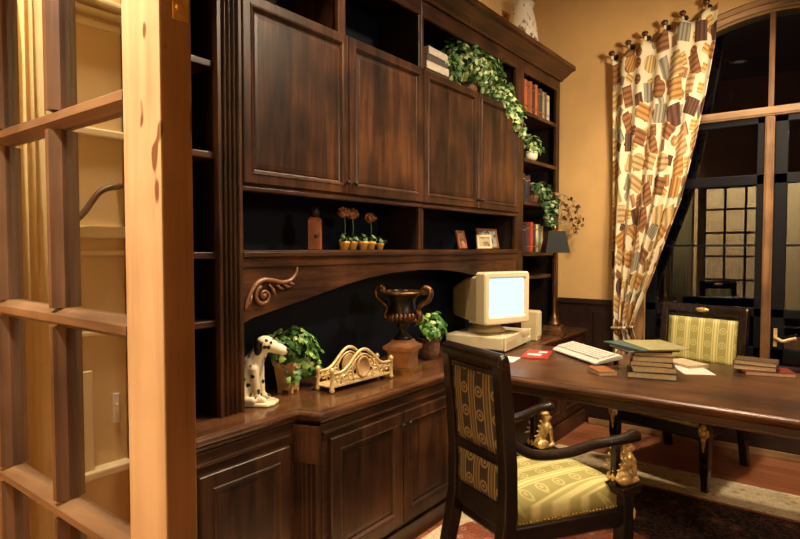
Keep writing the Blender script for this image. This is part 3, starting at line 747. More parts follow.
# counter ivy by the dalmatian: planter at (-1.95,1.70)
plant('potted_ivy', (-1.945, 1.715, CT), radians(20), 'bushy green ivy in flared tan planter on the counter behind the spotted dog',
      [((.0, .05, .21), (.10, .14, .085)), ((.03, .11, .13), (.075, .10, .10)), ((-.02, -.03, .20), (.07, .08, .06)), ((.05, .14, .095), (.05, .06, .055)), ((.055, -.045, .085), (.03, .04, .045))],
      470, .034, pot_square, M['planter'], 11, 'leaf')
plant('potted_ivy', (-1.875, 2.72, CT), 0, 'small ivy in round wicker pot on the counter between urn and computer',
      [((0, .01, .215), (.085, .10, .065)), ((.03, -.02, .17), (.07, .09, .05)), ((.02, .08, .16), (.06, .06, .05))], 230, .036, pot_round(.062, .125), M['wicker'], 12, 'leaf')
# ivy on top of the right wall cabinet
plant('trailing_ivy', (-1.98, 3.30, 2.36), 0, 'large variegated ivy spilling over the top of the right wall cabinet',
      [((.05, -.08, .24), (.11, .25, .14)), ((.06, .16, .22), (.10, .22, .16)), ((.05, -.34, .12), (.10, .20, .09)), ((.12, .30, .06), (.06, .16, .14)), ((.14, .42, -.02), (.05, .08, .12))],
      1750, .039, pot_round(.075, .12), M['wicker'], 13, 'leafv',
      paths=[[(.06, .2, .1), (.16, .3, .06), (.18, .36, -.04), (.17, .40, -.14)], [(.06, .1, .1), (.165, .22, .05), (.18, .27, -.05)], [(.05, .3, .1), (.17, .42, .03), (.18, .46, -.09), (.17, .48, -.16)]])
plant('potted_plant', (-1.87, 4.06, 2.057), 0, 'small bright green plant in white pot on the right bookcase shelf',
      [((0, .0, .13), (.065, .085, .07)), ((.02, .05, .10), (.05, .06, .05))], 110, .036, pot_round(.05, .065), M['ceramic'], 14, 'leafv')
plant('trailing_plant', (-1.895, 4.16, 1.745), 0, 'grey-green plant trailing from the right bookcase shelf above the desk lamp',
      [((.05, .02, .10), (.09, .13, .07)), ((.125, .06, -.02), (.055, .12, .10)), ((.13, .02, -.12), (.045, .09, .07))], 260, .036, pot_round(.055, .075), M['wicker'], 15, 'leafd',
      paths=[[(.05, .1, .1), (.18, .2, .06), (.24, .26, -.03), (.25, .29, -.12), (.24, .30, -.2)], [(.06, .1, .1), (.17, .22, .0), (.2, .28, -.1), (.21, .3, -.22)], [(.05, .05, .08), (.16, .12, .0), (.17, .14, -.14)]])

# ------------------------------------------------------------------ ornaments on the counter
# spotted dog sitting, looks along local +X
t = tag(empty('dog_figurine', (-1.895, 1.488, CT), radians(33)), 'seated black-spotted white dog figurine on the counter beside the fluted pilaster', 'figurine')
MB().prism([(-.075, -.05), (.07, -.055), (.092, -.03), (.095, .03), (.07, .055), (-.075, .05), (-.095, .0)], 'z', .0005, .016).build('base', M['dogbase'], t, bevel=.006)
b = MB()
b.capsule((-.055, 0, .062), (-.005, 0, .165), .060, .046, 8)           # trunk
b.capsule((-.005, 0, .165), (.03, 0, .225), .042, .032, 5)            # neck
b.ell((.046, 0, .248), (.042, .036, .036)); b.capsule((.07, 0, .242), (.122, 0, .222), .028, .021, 7)
for s in (-1, 1):
    b.ell((-.06, s * .042, .058), (.052, .028, .045)); b.capsule((-.05, s * .046, .028), (.01, s * .05, .027), .018, .015, 5)
    b.capsule((.008, s * .028, .15), (.024, s * .030, .03), .026, .013, 9); b.capsule((.022, s * .030, .027), (.05, s * .032, .025), .016, .012, 4)
b.tube(spline([(-.09, 0, .04), (-.115, .01, .028), (-.11, .04, .024), (-.08, .06, .024)], 5), [.011] * 8 + [.008] * 8, 8)
remesh(b.build('body', M['spots'], t), .005, 5)
for s in (-1, 1):
    e = MB().ell((.030, s * .037, .238), (.018, .008, .034), 12, (radians(-8 * s), radians(12), 0)); e.build('ear', M['black'], t)
    MB().ell((.079, s * .022, .259), (.006, .004, .006), 8).build('eye', M['black'], t)
MB().ell((.141, 0, .228), (.008, .010, .008), 10).build('nose', M['black'], t)

# fretwork letter rail, runs along local X
t = tag(empty('letter_rack', (-1.80, 2.005, CT), radians(88)), 'antique ivory fretwork rack with round medallion on the counter beside the urn', 'ornament')
hw = .2
b = MB().box(-hw, hw, -.05, -.042, .022, .034).box(-hw, hw, .042, .05, .022, .034).box(-hw, hw, -.042, .042, .02, .026); b.build('base_rail', M['ivorycast'], t, bevel=.002)
def topz(x):
    a = abs(x); return .085 + (.085 * (.5 + .5 * cos(pi * min(1, a / .15))) if a < .15 else 0)
for y in (-.046, .046):
    b = MB()
    b.tube([(x, y, topz(x)) for x in [-hw + 2 * hw * i / 40 for i in range(41)]], .0075, 8)
    b.tube([(x, y, topz(x) - .022 if abs(x) < .14 else .064) for x in [-hw + 2 * hw * i / 40 for i in range(41)]], .004, 8)
    for s in (-1, 1):
        for cx, r in ((.085, .026), (.125, .020), (.165, .018), (.195, .014)):
            sp = [(s * (cx + r * (1 - k / 22 * .8) * cos(k * .45)), y, .060 + r * (1 - k / 22 * .8) * sin(k * .45)) for k in range(23)]
            b.tube(sp, .004, 7)
        b.tube(spline([(s * .06, y, .034), (s * .075, y, .09), (s * .05, y, .13)], 6), .005, 7); b.tube([(s * .145, y, .034), (s * .145, y, .084)], .004, 7)
    b.build('fretwork', M['ivorycast'], t)
    m = MB(); d = -.006 if y < 0 else .006
    R = [[(r * cos(2 * pi * k / 28), y + dd, .088 + 1.12 * r * sin(2 * pi * k / 28)) for k in range(28)] for r, dd in ((.002, 0), (.034, 0), (.036, d), (.044, d * 1.2), (.047, 0), (.044, -d))]
    m.rings(R); m.build('medallion', M['planter'], t)
for sx in (-1, 1):
    for y in (-.046, .046):
        MB().lathe([(.0, .001), (.011, .003), (.013, .012), (.008, .022), (.009, .036), (.0075, .05), (.0085, .09), (.013, .096), (.009, .108), (0, .114)], 14, (sx * hw, y, 0)).build('post', M['ivorycast'], t)

# urn on its square pedestal
t = tag(empty('urn', (-1.782, 2.345, CT), radians(12)), 'dark bronze two-handled urn on copper pedestal on the counter', 'urn')
p = MB().sq([(.078, .0), (.078, .026), (.068, .032)]); p.build('plinth', M['brass'], t)
MB().sq([(.060, .033), (.058, .105), (.066, .108), (.066, .116), (.076, .12), (.078, .14), (.066, .146), (.05, .158), (.046, .17)]).build('pedestal', M['copper'], t)
MB().lathe([(.046, .171), (.048, .18), (.036, .19), (.02, .205), (.018, .222), (.03, .235), (.035, .242), (.028, .25), (.052, .262), (.07, .285), (.074, .31), (.066, .33), (.064, .36), (.07, .385), (.092, .402), (.098, .41), (.1, .416), (.092, .418), (.08, .405), (.055, .39), (.0, .385)], 32).build('bowl', M['bronzed'], t)
b = MB()
R = []
for a in range(36):
    th = 2 * pi * a / 36; rr = .098 + .004 * cos(th * 12); R.append((rr * cos(th), rr * sin(th), .412))
b.tube(R + [R[0], R[1]], .008, 8); 
for a in range(20): 
    th = 2 * pi * a / 20; b.ell((.071 * cos(th), .071 * sin(th), .29), (.012, .012, .02), 8)
b.build('rim', M['bronze'], t)
for s in (-1, 1):
    b = MB()
    b.tube([(s * x, 0, z) for x, z in [(q.x, q.z) for q in spline([(.066, 0, .275), (.092, 0, .272), (.098, 0, .30), (.085, 0, .325), (.10, 0, .35), (.14, 0, .375), (.155, 0, .41), (.145, 0, .435), (.118, 0, .438), (.108, 0, .42), (.12, 0, .408), (.13, 0, .418)], 6)]], [.013] * 24 + [.014] * 24 + [.009] * 19, 9, 1.4)
    b.ell((s * .094, 0, .28), (.018, .016, .018), 10); b.ell((s * .12, 0, .42), (.01, .02, .01), 10)
    b.build('handle', M['bronze'], t)

# ------------------------------------------------------------------ computer
t = tag(empty('computer', (-1.832, 3.36, CT), radians(7)), 'cream desktop computer case lying flat under the monitor', 'computer')   # faces local +X
MB().box(-.2, .19, -.25, .25, .012, .092).build('case', M['cream'], t, bevel=.008)
MB().box(.19, .203, -.25, .25, .008, .096).build('front_panel', M['cream'], t, bevel=.006)
b = MB()
for z in (.03, .04, .05, .06): b.box(.2025, .2045, -.22, -.05, z, z + .003)
b.build('vent', M['cream2'], t)
MB().box(.2025, .205, .06, .2, .058, .076).build('disk_slot', M['cream2'], t); MB().box(.2025, .208, .19, .215, .03, .045).build('power_button', M['white'], t)
for sx in (-.16, .16):
    for sy in (-.21, .21): MB().box(sx - .015, sx + .015, sy - .015, sy + .015, .0, .012).build('foot', M['greyplastic'], t)
MZ = CT + .0962
t = tag(empty('monitor', (-1.84, 3.33, MZ), radians(-20)), 'bulky cream monitor with glowing white-blue screen on the computer', 'monitor')
MB().lathe([(.0, 0.0), (.12, 0.0), (.125, .012), (.10, .03), (.07, .066), (.0, .078)], 28, (0, 0, 0)).build('swivel_base', M['cream2'], t)
def rect(x, w, z0, z1, c=.012): return [(x, -w + c, z0), (x, w - c, z0), (x, w, z0 + c), (x, w, z1 - c), (x, w - c, z1), (x, -w + c, z1), (x, -w, z1 - c), (x, -w, z0 + c)]
MB().rings([rect(.115, .185, .072, .39), rect(.12, .188, .068, .394), rect(.195, .188, .068, .394), rect(.205, .18, .076, .386), rect(.205, .157, .106, .364), rect(.193, .148, .115, .355)], smooth=False).build('bezel', M['cream'], t)
MB().rings([rect(-.23, .10, .10, .27), rect(-.2, .115, .092, .29), rect(-.02, .16, .08, .355), rect(.114, .172, .076, .372)], smooth=False).build('housing', M['cream2'], t, bevel=.005)
b = MB(); R = []
for i in range(7):
    v = i / 6; R.append([(.1935 + .010 * (1 - (2 * v - 1) ** 2) * (1 - (2 * u / 6 - 1) ** 2), -.147 + .294 * u / 6, .116 + .238 * v) for u in range(7)])
b.rings(R, closed=False, cap=False); b.build('screen', M['screen'], t)
b = MB().box(.04, .16, -.176, -.1745, .07, .085); b.build('side_groove', M['cream2'], t)
t = tag(empty('speaker', (-1.70, 3.72, CT), radians(10)), 'upright beige computer speaker on the counter right of the monitor', 'speaker')
MB().box(-.06, .055, -.05, .05, 0, .205).build('cabinet', M['cream2'], t, bevel=.008); MB().box(.055, .061, -.043, .043, .03, .198).build('grille', M['cream'], t, bevel=.003)
# desk lamp
t = tag(empty('desk_lamp', (-1.675, 4.06, CT)), 'tall brass column desk lamp with dark shade on the counter end', 'lamp')
MB().sq([(.085, 0), (.085, .016), (.076, .02), (.076, .034), (.066, .04), (.062, .062), (.05, .068)], rot=.2).build('base', M['bronze'], t)
MB().lathe([(.048, .068), (.046, .085), (.03, .10), (.034, .115), (.02, .135), (.014, .16), (.0125, .2), (.0115, .62), (.017, .625), (.011, .632), (.011, .70), (.0, .70)], 20).build('column', M['bronze'], t)
MB().sq([(.088, .605), (.06, .765), (.057, .765), (.085, .605)], rot=.65).build('shade', M['shade'], t)
MB().lathe([(.0, .77), (.01, .772), (.006, .785), (.009, .795), (0, .803)], 12).build('finial', M['brass'], t)
MB().tube([(-.058, 0, .764), (.058, 0, .764)], .004, 6).tube([(0, -.058, .764), (0, .058, .764)], .004, 6).tube([(0, 0, .69), (0, 0, .772)], .006, 8).build('harp', M['brass'], t)
# ------------------------------------------------------------------ books
def book(kind, loc, rot, w, l, th, col, label, group=None, parts=True, cat='book'):
    """flat: spine along local y at +x, thickness up. upright: spine at +x, length along z, thickness along y"""
    t = tag(empty('book', loc), label, cat, group); t.rotation_euler = rot
    c = MB(); p = MB(); e = .0025; o = .004
    def bx(b, x0, x1, a0, a1, t0, t1):
        if kind == 'flat': b.box(x0, x1, a0, a1, t0, t1)
        else: b.box(x0, x1, t0, t1, a0, a1)
    l0, l1 = (-l / 2, l / 2) if kind == 'flat' else (0, l)
    t0, t1 = (0, th) if kind == 'flat' else (-th / 2, th / 2)
    bx(c, -w / 2, w / 2, l0, l1, t0, t0 + e); bx(c, -w / 2, w / 2, l0, l1, t1 - e, t1); bx(c, w / 2 - e, w / 2 + .0005, l0, l1, t0 + e, t1 - e)
    bx(p, -w / 2 + o, w / 2 - e, l0 + o, l1 - o, t0 + e, t1 - e)
    c.build('cover', cover(col), t); p.build('page_block', M['pages'], t)
    if kind != 'flat' and th > .028:
        b = MB()
        for q in (.18, .8): bx(b, w / 2, w / 2 + .001, l * q, l * q + .008, t0, t1)
        b.build('spine_band', M['brass'], t)
    return t
ordn = ['first', 'second', 'third', 'fourth', 'fifth', 'sixth', 'seventh', 'eighth', 'ninth', 'tenth', 'eleventh']
y = 3.905
for i, (th, h, col, nm) in enumerate([(.05, .235, (.36, .10, .04), 'orange-red'), (.045, .23, (.22, .06, .03), 'dark red'), (.04, .24, (.30, .09, .04), 'rust'), (.05, .225, (.07, .025, .018), 'dark brown'), (.045, .235, (.42, .13, .05), 'bright orange'),
        (.04, .215, (.16, .05, .03), 'maroon'), (.05, .225, (.06, .06, .05), 'charcoal'), (.04, .21, (.36, .3, .2), 'tan'), (.045, .215, (.10, .10, .08), 'grey-green'), (.05, .20, (.62, .55, .4), 'white')]):
    book('up', (-1.935, y + th / 2, 2.3975), (0, 0, 0), .16, h, th - .002, col, '%s upright book, %s from the left on the top shelf of the right bookcase' % (nm, ordn[i]), 'books on the top bookcase shelf'); y += th
y = 3.90
for i, (th, h, col, nm) in enumerate([(.05, .2, (.02, .025, .05), 'navy'), (.045, .21, (.03, .02, .02), 'black'), (.05, .195, (.03, .035, .06), 'dark blue'), (.04, .205, (.045, .02, .02), 'dark brown')]):
    book('up', (-1.96, y + th / 2, 1.7455), (0, 0, 0), .15, h, th - .002, col, '%s book, %s from the left on the shelf behind the trailing plant' % (nm, ordn[i]), 'dark books behind the trailing plant'); y += th
y = 3.88
for i, (th, h, col, nm) in enumerate([(.055, .2, (.02, .02, .035), 'black'), (.045, .215, (.05, .03, .035), 'dark brown'), (.04, .22, (.12, .03, .025), 'maroon'), (.045, .225, (.45, .05, .035), 'bright red'), (.05, .215, (.05, .035, .03), 'brown'), (.05, .21, (.62, .58, .42), 'cream'), (.04, .215, (.16, .22, .10), 'green'), (.045, .2, (.5, .45, .3), 'pale tan')]):
    book('up', (-1.925, y + th / 2, 1.3695), (0, 0, 0), .15, h, th - .002, col, '%s upright book, %s from the left beside the desk lamp shade' % (nm, ordn[i]), 'books beside the lamp shade'); y += th
z = 2.3585
for i, (th, col, nm, pos) in enumerate([(.04, (.05, .035, .03), 'dark brown', 'lowest of stack'), (.042, (.62, .56, .45), 'white', 'second from bottom'), (.04, (.10, .08, .08), 'black', 'second from top'), (.04, (.66, .6, .5), 'white', 'topmost')]):
    book('flat', (-1.925 + .004 * (i % 2), 2.755, z), (0, 0, .02 * (i - 1)), .16, .235 - .01 * i, th, col, '%s book on top of the wall cabinet beside ivy, %s' % (nm, pos), 'book stack on the wall cabinet'); z += th + .0005
# stack on the desk
z = CT + .0006; DX, DY = -.76, 3.03
for i, (th, w, l, rz, dx, dy, col, nm, pos) in enumerate([
        (.030, .17, .225, 1.85, .02, .0, (.02, .02, .035), 'black', 'lowest of the desk stack'),
        (.026, .145, .20, 1.95, .025, .004, (.55, .42, .22), 'tan', 'second from the bottom of the desk stack'),
        (.024, .14, .195, 1.8, .02, .004, (.09, .03, .025), 'maroon', 'third from the bottom of the desk stack'),
        (.024, .135, .185, 1.92, .02, .0, (.5, .38, .22), 'pale tan', 'fourth from the bottom of the desk stack'),
        (.022, .13, .18, 2.0, .016, .006, (.24, .09, .04), 'brown', 'fifth from the bottom of the desk stack'),
        (.014, .20, .27, 2.35, -.02, .01, (.015, .022, .05), 'navy', 'splayed near the top of the desk stack')]):
    book('flat', (DX + dx, DY + dy, z), (0, 0, rz), w, l, th, col, '%s book, %s' % (nm, pos), 'book stack on the desk'); z += th + .0006
t = tag(MB().box(-.11, .11, -.15, .15, 0, .006).build('magazine', cover((.05, .12, .11), .3)), 'thin blue-green magazine on the desk book stack', 'magazine'); t.location = (DX - .035, DY + .01, z); t.rotation_euler = (0, 0, .95)
t = tag(MB().box(-.105, .105, -.145, .145, 0, .004).build('magazine', cover((.42, .38, .18), .3)), 'thin pale olive magazine on top of the desk book stack', 'magazine'); t.location = (DX + .03, DY + .03, z + .0066); t.rotation_euler = (0, 0, .72)
book('flat', (-.955, 2.945, CT + .0006), (0, 0, .75), .095, .15, .022, (.30, .11, .035), 'small orange-brown book lying left of the desk book stack')
# papers and the small stack to the right
def sheet(name, loc, rz, w, l, label, mat='paper', th=.0015, cat='paper'):
    o = tag(MB().box(-w / 2, w / 2, -l / 2, l / 2, 0, th).build(name, M[mat]), label, cat); o.location = loc; o.rotation_euler = (0, 0, rz); return o
sheet('paper_sheet', (-.60, 3.30, CT + .0006), .5, .15, .22, 'white sheet of paper lying between the two desk book stacks')
sheet('notepad', (-.66, 3.43, CT + .0006), .95, .13, .19, 'cream notepad lying behind the white sheet of paper', 'pages', .016)
z = CT + .0006
for th, w, l, rz, dx, col, nm, pos in [(.02, .15, .22, 1.9, .055, (.22, .035, .035), 'dark red', 'bottom of the small stack at the right of the desk'), (.024, .14, .19, 1.7, .0, (.09, .035, .03), 'maroon', 'middle of the small stack at the right of the desk'), (.022, .13, .185, 1.55, .01, (.13, .075, .04), 'brown', 'top of the small stack at the right of the desk')]:
    book('flat', (-.34 + dx, 3.44, z), (0, 0, rz), w, l, th, col, '%s book, %s' % (nm, pos), 'small book stack on the desk'); z += th + .0006
# keyboard, papers by the computer
t = tag(empty('keyboard', (-1.165, 3.30, CT), atan2(-.36, .455)), 'white keyboard tilted up on its feet at the middle of the desk', 'keyboard')
tm = Matrix.Rotation(radians(8), 4, 'X')
b = MB().prism([(-.085, .006), (.085, .006), (.085, .028), (.06, .034), (-.06, .026), (-.085, .016)], 'x', -.235, .235, tm)
bmesh.ops.translate(b.bm, verts=b.bm.verts[:], vec=(0, 0, .0125)); b.build('body', M['white'], t, bevel=.004)
b = MB()
for r in range(5):
    for c in range(15): b.prism([(-.055 + r * .022, .027 + r * .0013), (-.037 + r * .022, .028 + r * .0013), (-.039 + r * .022, .037 + r * .0013), (-.053 + r * .022, .036 + r * .0013)], 'x', -.222 + c * .0295, -.222 + c * .0295 + .026, tm)
bmesh.ops.translate(b.bm, verts=b.bm.verts[:], vec=(0, 0, .0125)); b.build('keys', M['white'], t)
for sx in (-.2, .2): MB().box(sx - .014, sx + .014, .055, .068, .0005, .03).build('foot', M['greyplastic'], t)
for sx in (-.2, .2): MB().box(sx - .014, sx + .014, -.085, -.07, .0005, .012).build('foot', M['greyplastic'], t)
sheet('paper_sheet', (-1.51, 2.98, CT + .0006), .15, .12, .16, 'cream sheet of paper lying in front of the computer', 'paper')
t = tag(empty('booklet', (-1.43, 3.215, CT + .0008), radians(15)), 'red booklet with white title blocks lying between computer and keyboard', 'booklet')
MB().box(-.075, .075, -.14, .14, 0, .006).build('cover', cover((.50, .045, .04), .3), t)
MB().box(-.05, .03, -.06, .0, .006, .0066).box(.0, .05, .04, .09, .006, .0066).build('title_block', M['paper'], t)
# ------------------------------------------------------------------ things on the arched shelf
SZ = 1.3906
t = tag(empty('decanter', (-1.93, 1.87, SZ)), 'square reddish-brown decanter with dark stopper on the arched shelf', 'bottle')
MB().sq([(.025, .0), (.027, .004), (.027, .135), (.024, .145), (.018, .15)], rot=.6).build('body', M['redbrown'], t); MB().lathe([(.016, .1505), (.02, .158), (.022, .17), (.022, .19), (.016, .198), (0, .2)], 16).build('stopper', M['bronzed'], t)
MB().ell((.024, -.018, .065), (.010, .010, .010), 10).build('boss', M['iron'], t)
spots = [(-1.925, 2.06), (-1.935, 2.13), (-1.925, 2.20), (-1.935, 2.27), (-1.925, 2.335)]
lbls = ['leftmost', 'second from the left', 'third from the left', 'fourth from the left', 'rightmost']
for i, (x, y) in enumerate(spots):
    t = tag(empty('flower_pot', (x, y, SZ)), '%s of five small yellow pots of dried flowers on the arched shelf' % lbls[i], 'plant', 'small yellow flower pots')
    s = 1. if i < 4 else .8
    MB().lathe([(0, 0), (.019 * s, 0), (.026 * s, .03 * s), (.029 * s, .033 * s), (.029 * s, .042 * s), (.024 * s, .042 * s), (.022 * s, .034 * s), (0, .034 * s)], 18).build('pot', M['terra'], t)
    b = MB(); bush(b, [((0, 0, .058 * s), (.028, .030, .02))], 22, .022, 40 + i); b.build('foliage', M['leafd'], t)
    if i in (0, 1, 3):
        hh = (.185, .185, 0, .165)[i] if i != 1 else .18
        MB().tube([(0, 0, .03), (.004, .004, hh * .6), (0, 0, hh)], .003, 6).build('stem', M['leafd'], t)
        b = MB(); rnd = random.Random(i)
        b.ell((0, 0, hh), (.026, .03, .022), 12)
        for k in range(40):
            v = Vector((rnd.gauss(0, 1), rnd.gauss(0, 1), rnd.gauss(0, .8))).normalized(); b.ell((v.x * .026, v.y * .03, hh + v.z * .022), (.008, .008, .007), 6)
        b.build('flower_head', M['copper'], t)
def frame(loc, rz, w, h, label, fm, pm):
    t = tag(empty('photo_frame', loc, rz), label, 'photo frame', 'photo frames on the arched shelf')
    tl = Matrix.Rotation(radians(-12), 4, 'Y')
    b = MB(); q = .016
    R = [[(x, -w / 2 + i, .004 + i), (x, w / 2 - i, .004 + i), (x, w / 2 - i, h - i), (x, -w / 2 + i, h - i)] for x, i in ((-.012, 0), (0, 0), (.005, .004), (.002, q), (-.003, q), (-.003, q + .001))]
    b.rings(R, smooth=False)
    for v in b.bm.verts: v.co = tl @ v.co
    b.build('frame', fm, t)
    MB().box(-.0025, -.001, -w / 2 + q, w / 2 - q, .004 + q, h - q, tl).build('photo', pm, t)
    MB().prism([(-.012, .0), (-.016, .0), (-.07, .0), (-.066, .006), (-.03, h * .7), (-.024, h * .7)], 'y', -.015, .015).build('easel_back', M['black'], t)
frame((-1.92, 3.175, SZ), radians(10), .125, .125, 'small brown photo frame standing alone at the left on the arched shelf', M['redbrown'], photo_mat('photo_a', (.12, .05, .04), (.45, .25, .16)))
frame((-1.89, 3.40, SZ), radians(-30), .115, .10, 'small cream photo frame standing in front of a larger frame', M['pages'], photo_mat('photo_b', (.4, .32, .2), (.16, .12, .07)))
frame((-1.965, 3.60, SZ), radians(-10), .22, .15, 'larger copper photo frame behind the small cream one', M['copper'], photo_mat('photo_c', (.10, .06, .09), (.42, .4, .33)))
t = tag(empty('vase', (-2.0, 4.16, 2.7735)), 'white vase with brown sprigs standing on top of the wall unit', 'vase')
MB().lathe([(.0, 0), (.085, 0), (.10, .02), (.12, .12), (.125, .22), (.115, .33), (.095, .42), (.08, .47), (.095, .5), (.088, .5), (.07, .47), (0, .4)], 28).build('body', M['vase'], t)
MB().lathe([(.088, .497), (.098, .5), (.098, .507), (.088, .51)], 28).build('rim', M['ceramic'], t)

# ------------------------------------------------------------------ chairs (local +Y is the front)
def armchair(name, loc, rz, label, W=.25, F=.295):
    t = tag(empty(name, loc, rz), label, 'chair', 'gilt-figured armchairs')
    YB = -.27
    E_ = M['ebony']
    for s in (-1, 1):
        b = MB(); xo = s * W
        b.prism([(-.375, .0), (-.335, .0), (-.255, .30), (-.232, .42), (-.236, .60), (-.252, .80), (-.275, .985), (-.325, .985), (-.308, .80), (-.292, .60), (-.292, .42), (-.312, .30)], 'x', xo - .025, xo + .025)
        b.build('back_post', E_, t, bevel=.006)
    b = MB(); b.prism([(-.282, .945), (-.274, .965), (-.276, .995), (-.284, 1.012), (-.305, 1.018), (-.326, 1.002), (-.327, .975), (-.315, .95)], 'x', -W - .027, W + .027); b.build('top_rail', E_, t, bevel=.012)
    R = [[(.045 * cos(2 * pi * k / 20) * q, -.2755 + d, .982 + .016 * sin(2 * pi * k / 20) * q) for k in range(20)] for q, d in ((1, -.006), (1, .0), (.7, .006), (.2, .008))]
    MB().rings(R).build('medallion', M['gilt'], t)
    lean = lambda z: -.264 - (max(0, z - .6) * .10)     # y of the back plane at height z
    def slab(b, x0, x1, z0, z1, th):
        b.prism([(lean(z0) - th, z0), (lean(z0) + th, z0), (lean(z1) + th, z1), (lean(z1) - th, z1)], 'x', x0, x1)
    b = MB(); slab(b, -W + .026, W - .026, .595, .635, .018); slab(b, -W + .026, W - .026, .93, .95, .016); slab(b, -W + .026, W - .026, .366, .458, .015); b.build('cross_rail', E_, t, bevel=.004)
    def pad(z0, z1, hw, bulge, nm):
        b = MB(); nx, nz = 10, 10
        for sgn in (1, -1):
            R = []
            for j in range(nz + 1):
                v = j / nz; z = z0 + (z1 - z0) * v; row = []
                for i in range(nx + 1):
                    u = i / nx; k = (1 - (2 * u - 1) ** 4) * (1 - (2 * v - 1) ** 4)
                    row.append((-hw + 2 * hw * u, lean(z) + sgn * (.012 + bulge * k), z))
                R.append(row)
            b.rings(R, closed=False, cap=False)
            b.rings([[(x, lean(z), z) for x, y, z in r] for r in R], closed=False, cap=False)
            bmesh.ops.bridge_loops(b.bm, edges=[e for e in b.bm.edges if e.is_boundary])
            o = b.build(nm[0 if sgn > 0 else 1], M['fabric' if sgn > 0 else 'fabric_shaded'], t, uv=lambda c: (c.x, c.z))
            if sgn < 0: o['label'] = 'striped rear upholstery with shade put into its colour'
            b = MB()
        b.bm.free()
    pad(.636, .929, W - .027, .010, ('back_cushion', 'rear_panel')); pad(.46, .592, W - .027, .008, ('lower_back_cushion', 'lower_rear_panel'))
    # seat
    def trap(o, z, y0=-.235, y1=.285): return [(-W + .005 - o, y0 - o, z), (W - .005 + o, y0 - o, z), (F + o, y1 + o, z), (-F - o, y1 + o, z)]
    MB().rings([trap(0, .295), trap(.004, .305), trap(.004, .36), trap(0, .365)], smooth=False).build('seat_frame', E_, t, bevel=.004)
    b = MB(); n = 14; rows = []
    def P(u, v, z):
        y = -.232 + .512 * v; hw = (W - .012) + (F - W - .004) * v
        return (-hw + 2 * hw * u, y, z)
    top = [[P(i / n, j / n, .437 + .062 * ((1 - (2 * i / n - 1) ** 4) * (1 - (2 * j / n - 1) ** 4)) ** .5) for i in range(n + 1)] for j in range(n + 1)]
    b.rings(top, closed=False, cap=False)
    bot = [[P(i / n, j / n, .3655) for i in range(n + 1)] for j in range(n + 1)]
    b.rings(bot, closed=False, cap=False)
    bmesh.ops.bridge_loops(b.bm, edges=[e for e in b.bm.edges if e.is_boundary])
    b.build('seat_cushion', M['fabric'], t, uv=lambda c: (c.x, c.y + c.z))
    b = MB()
    for k in range(34):
        v = k / 33; q = P(0, v, .374); b.ell((q[0] - .001, q[1], q[2]), (.005, .005, .005), 6); q = P(1, v, .374); b.ell((q[0] + .001, q[1], q[2]), (.005, .005, .005), 6)
    for k in range(1, 38): q = P(k / 38, 1, .374); b.ell((q[0], q[1] + .001, q[2]), (.005, .005, .005), 6)
    b.build('nail_trim', M['brass'], t)
    for s in (-1, 1):
        x, y = s * (F - .012), .262
        b = MB().sq([(.028, .43), (.028, .20), (.024, .17), (.026, .13), (.019, .06), (.017, .0)], (x, y, 0)); l = b.build('front_leg', E_, t, bevel=.004)
        b = MB().ell((x, y + .03, .375), (.018, .018, .022), 12).ell((x, y + .033, .335), (.024, .014, .03), 12).capsule((x, y + .034, .31), (x, y + .03, .24), .014, .006, 6)
        for q in (-1, 1): b.ell((x + q * .02, y + .03, .345), (.012, .01, .026), 8)
        b.build('gilded_leg_ornament', M['gilt'], t)
        MB().box(x - .044, x + .044, y - .055, y + .05, .4315, .458).box(x - .05, x + .05, y - .062, y + .055, .458, .468).build('corner_block', E_, t, bevel=.004)
        # gilded seated winged figure
        b = MB(); z0 = .468
        b.capsule((x, y - .03, z0 + .03), (x, y + .012, z0 + .10), .026, .022, 6)
        b.ell((x, y + .016, z0 + .135), (.017, .019, .021)); b.ell((x, y + .034, z0 + .130), (.008, .011, .008)); b.ell((x, y + .004, z0 + .158), (.02, .022, .010))
        for q in (-1, 1):
            b.ell((x + q * .022, y - .022, z0 + .024), (.014, .03, .022)); b.capsule((x + q * .02, y - .0, z0 + .010), (x + q * .02, y + .034, z0 + .010), .010, .009, 4)
            b.capsule((x + q * .015, y + .02, z0 + .09), (x + q * .014, y + .034, z0 + .012), .011, .008, 6)
            for w in range(4): b.capsule((x + q * .02, y - .0 - w * .004, z0 + .085 - w * .004), (x + q * .024, y - .034 - w * .008, z0 + .135 - w * .022), .008, .005, 5)
        b.capsule((x, y - .048, z0 + .02), (x, y - .046, z0 + .09), .007, .006, 6)
        for v in b.bm.verts: v.co.x = x + (v.co.x - x) * 1.3; v.co.y = y - .005 + (v.co.y - y + .005) * 1.25
        remesh(b.build('gilded_figure', M['gilt'], t), .0045, 2)
        MB().sq([(.014, .468), (.013, .635)], (x, y - .05, 0)).build('arm_support', E_, t, bevel=.002)
        path = spline([(s * W, -.262, .70), (s * (W + .008), -.235, .675), (s * (W + .03), -.16, .637), (s * (W + .05), -.02, .628), (s * (W + .05), .12, .636), (s * (F - .002), .24, .645), (s * (F - .004), .31, .650)], 7)
        n_ = len(path); b = MB().tube(path, [.019] * (n_ - 8) + [.02 + .004 * k / 8 for k in range(8)], 12, 1.25)
        b.ell((s * (F - .004), .312, .648), (.03, .018, .024), 14); b.build('armrest', E_, t)
    return t
NA = radians(-23.7)
armchair('armchair', (-.972, 2.155, .0115), NA, 'near dark armchair seen from behind with gold striped seat and gilded arm figures', .16, .242)
armchair('armchair', (-.787, 3.935, .0105), radians(165), 'far dark armchair behind the desk with gold striped back facing the viewer')

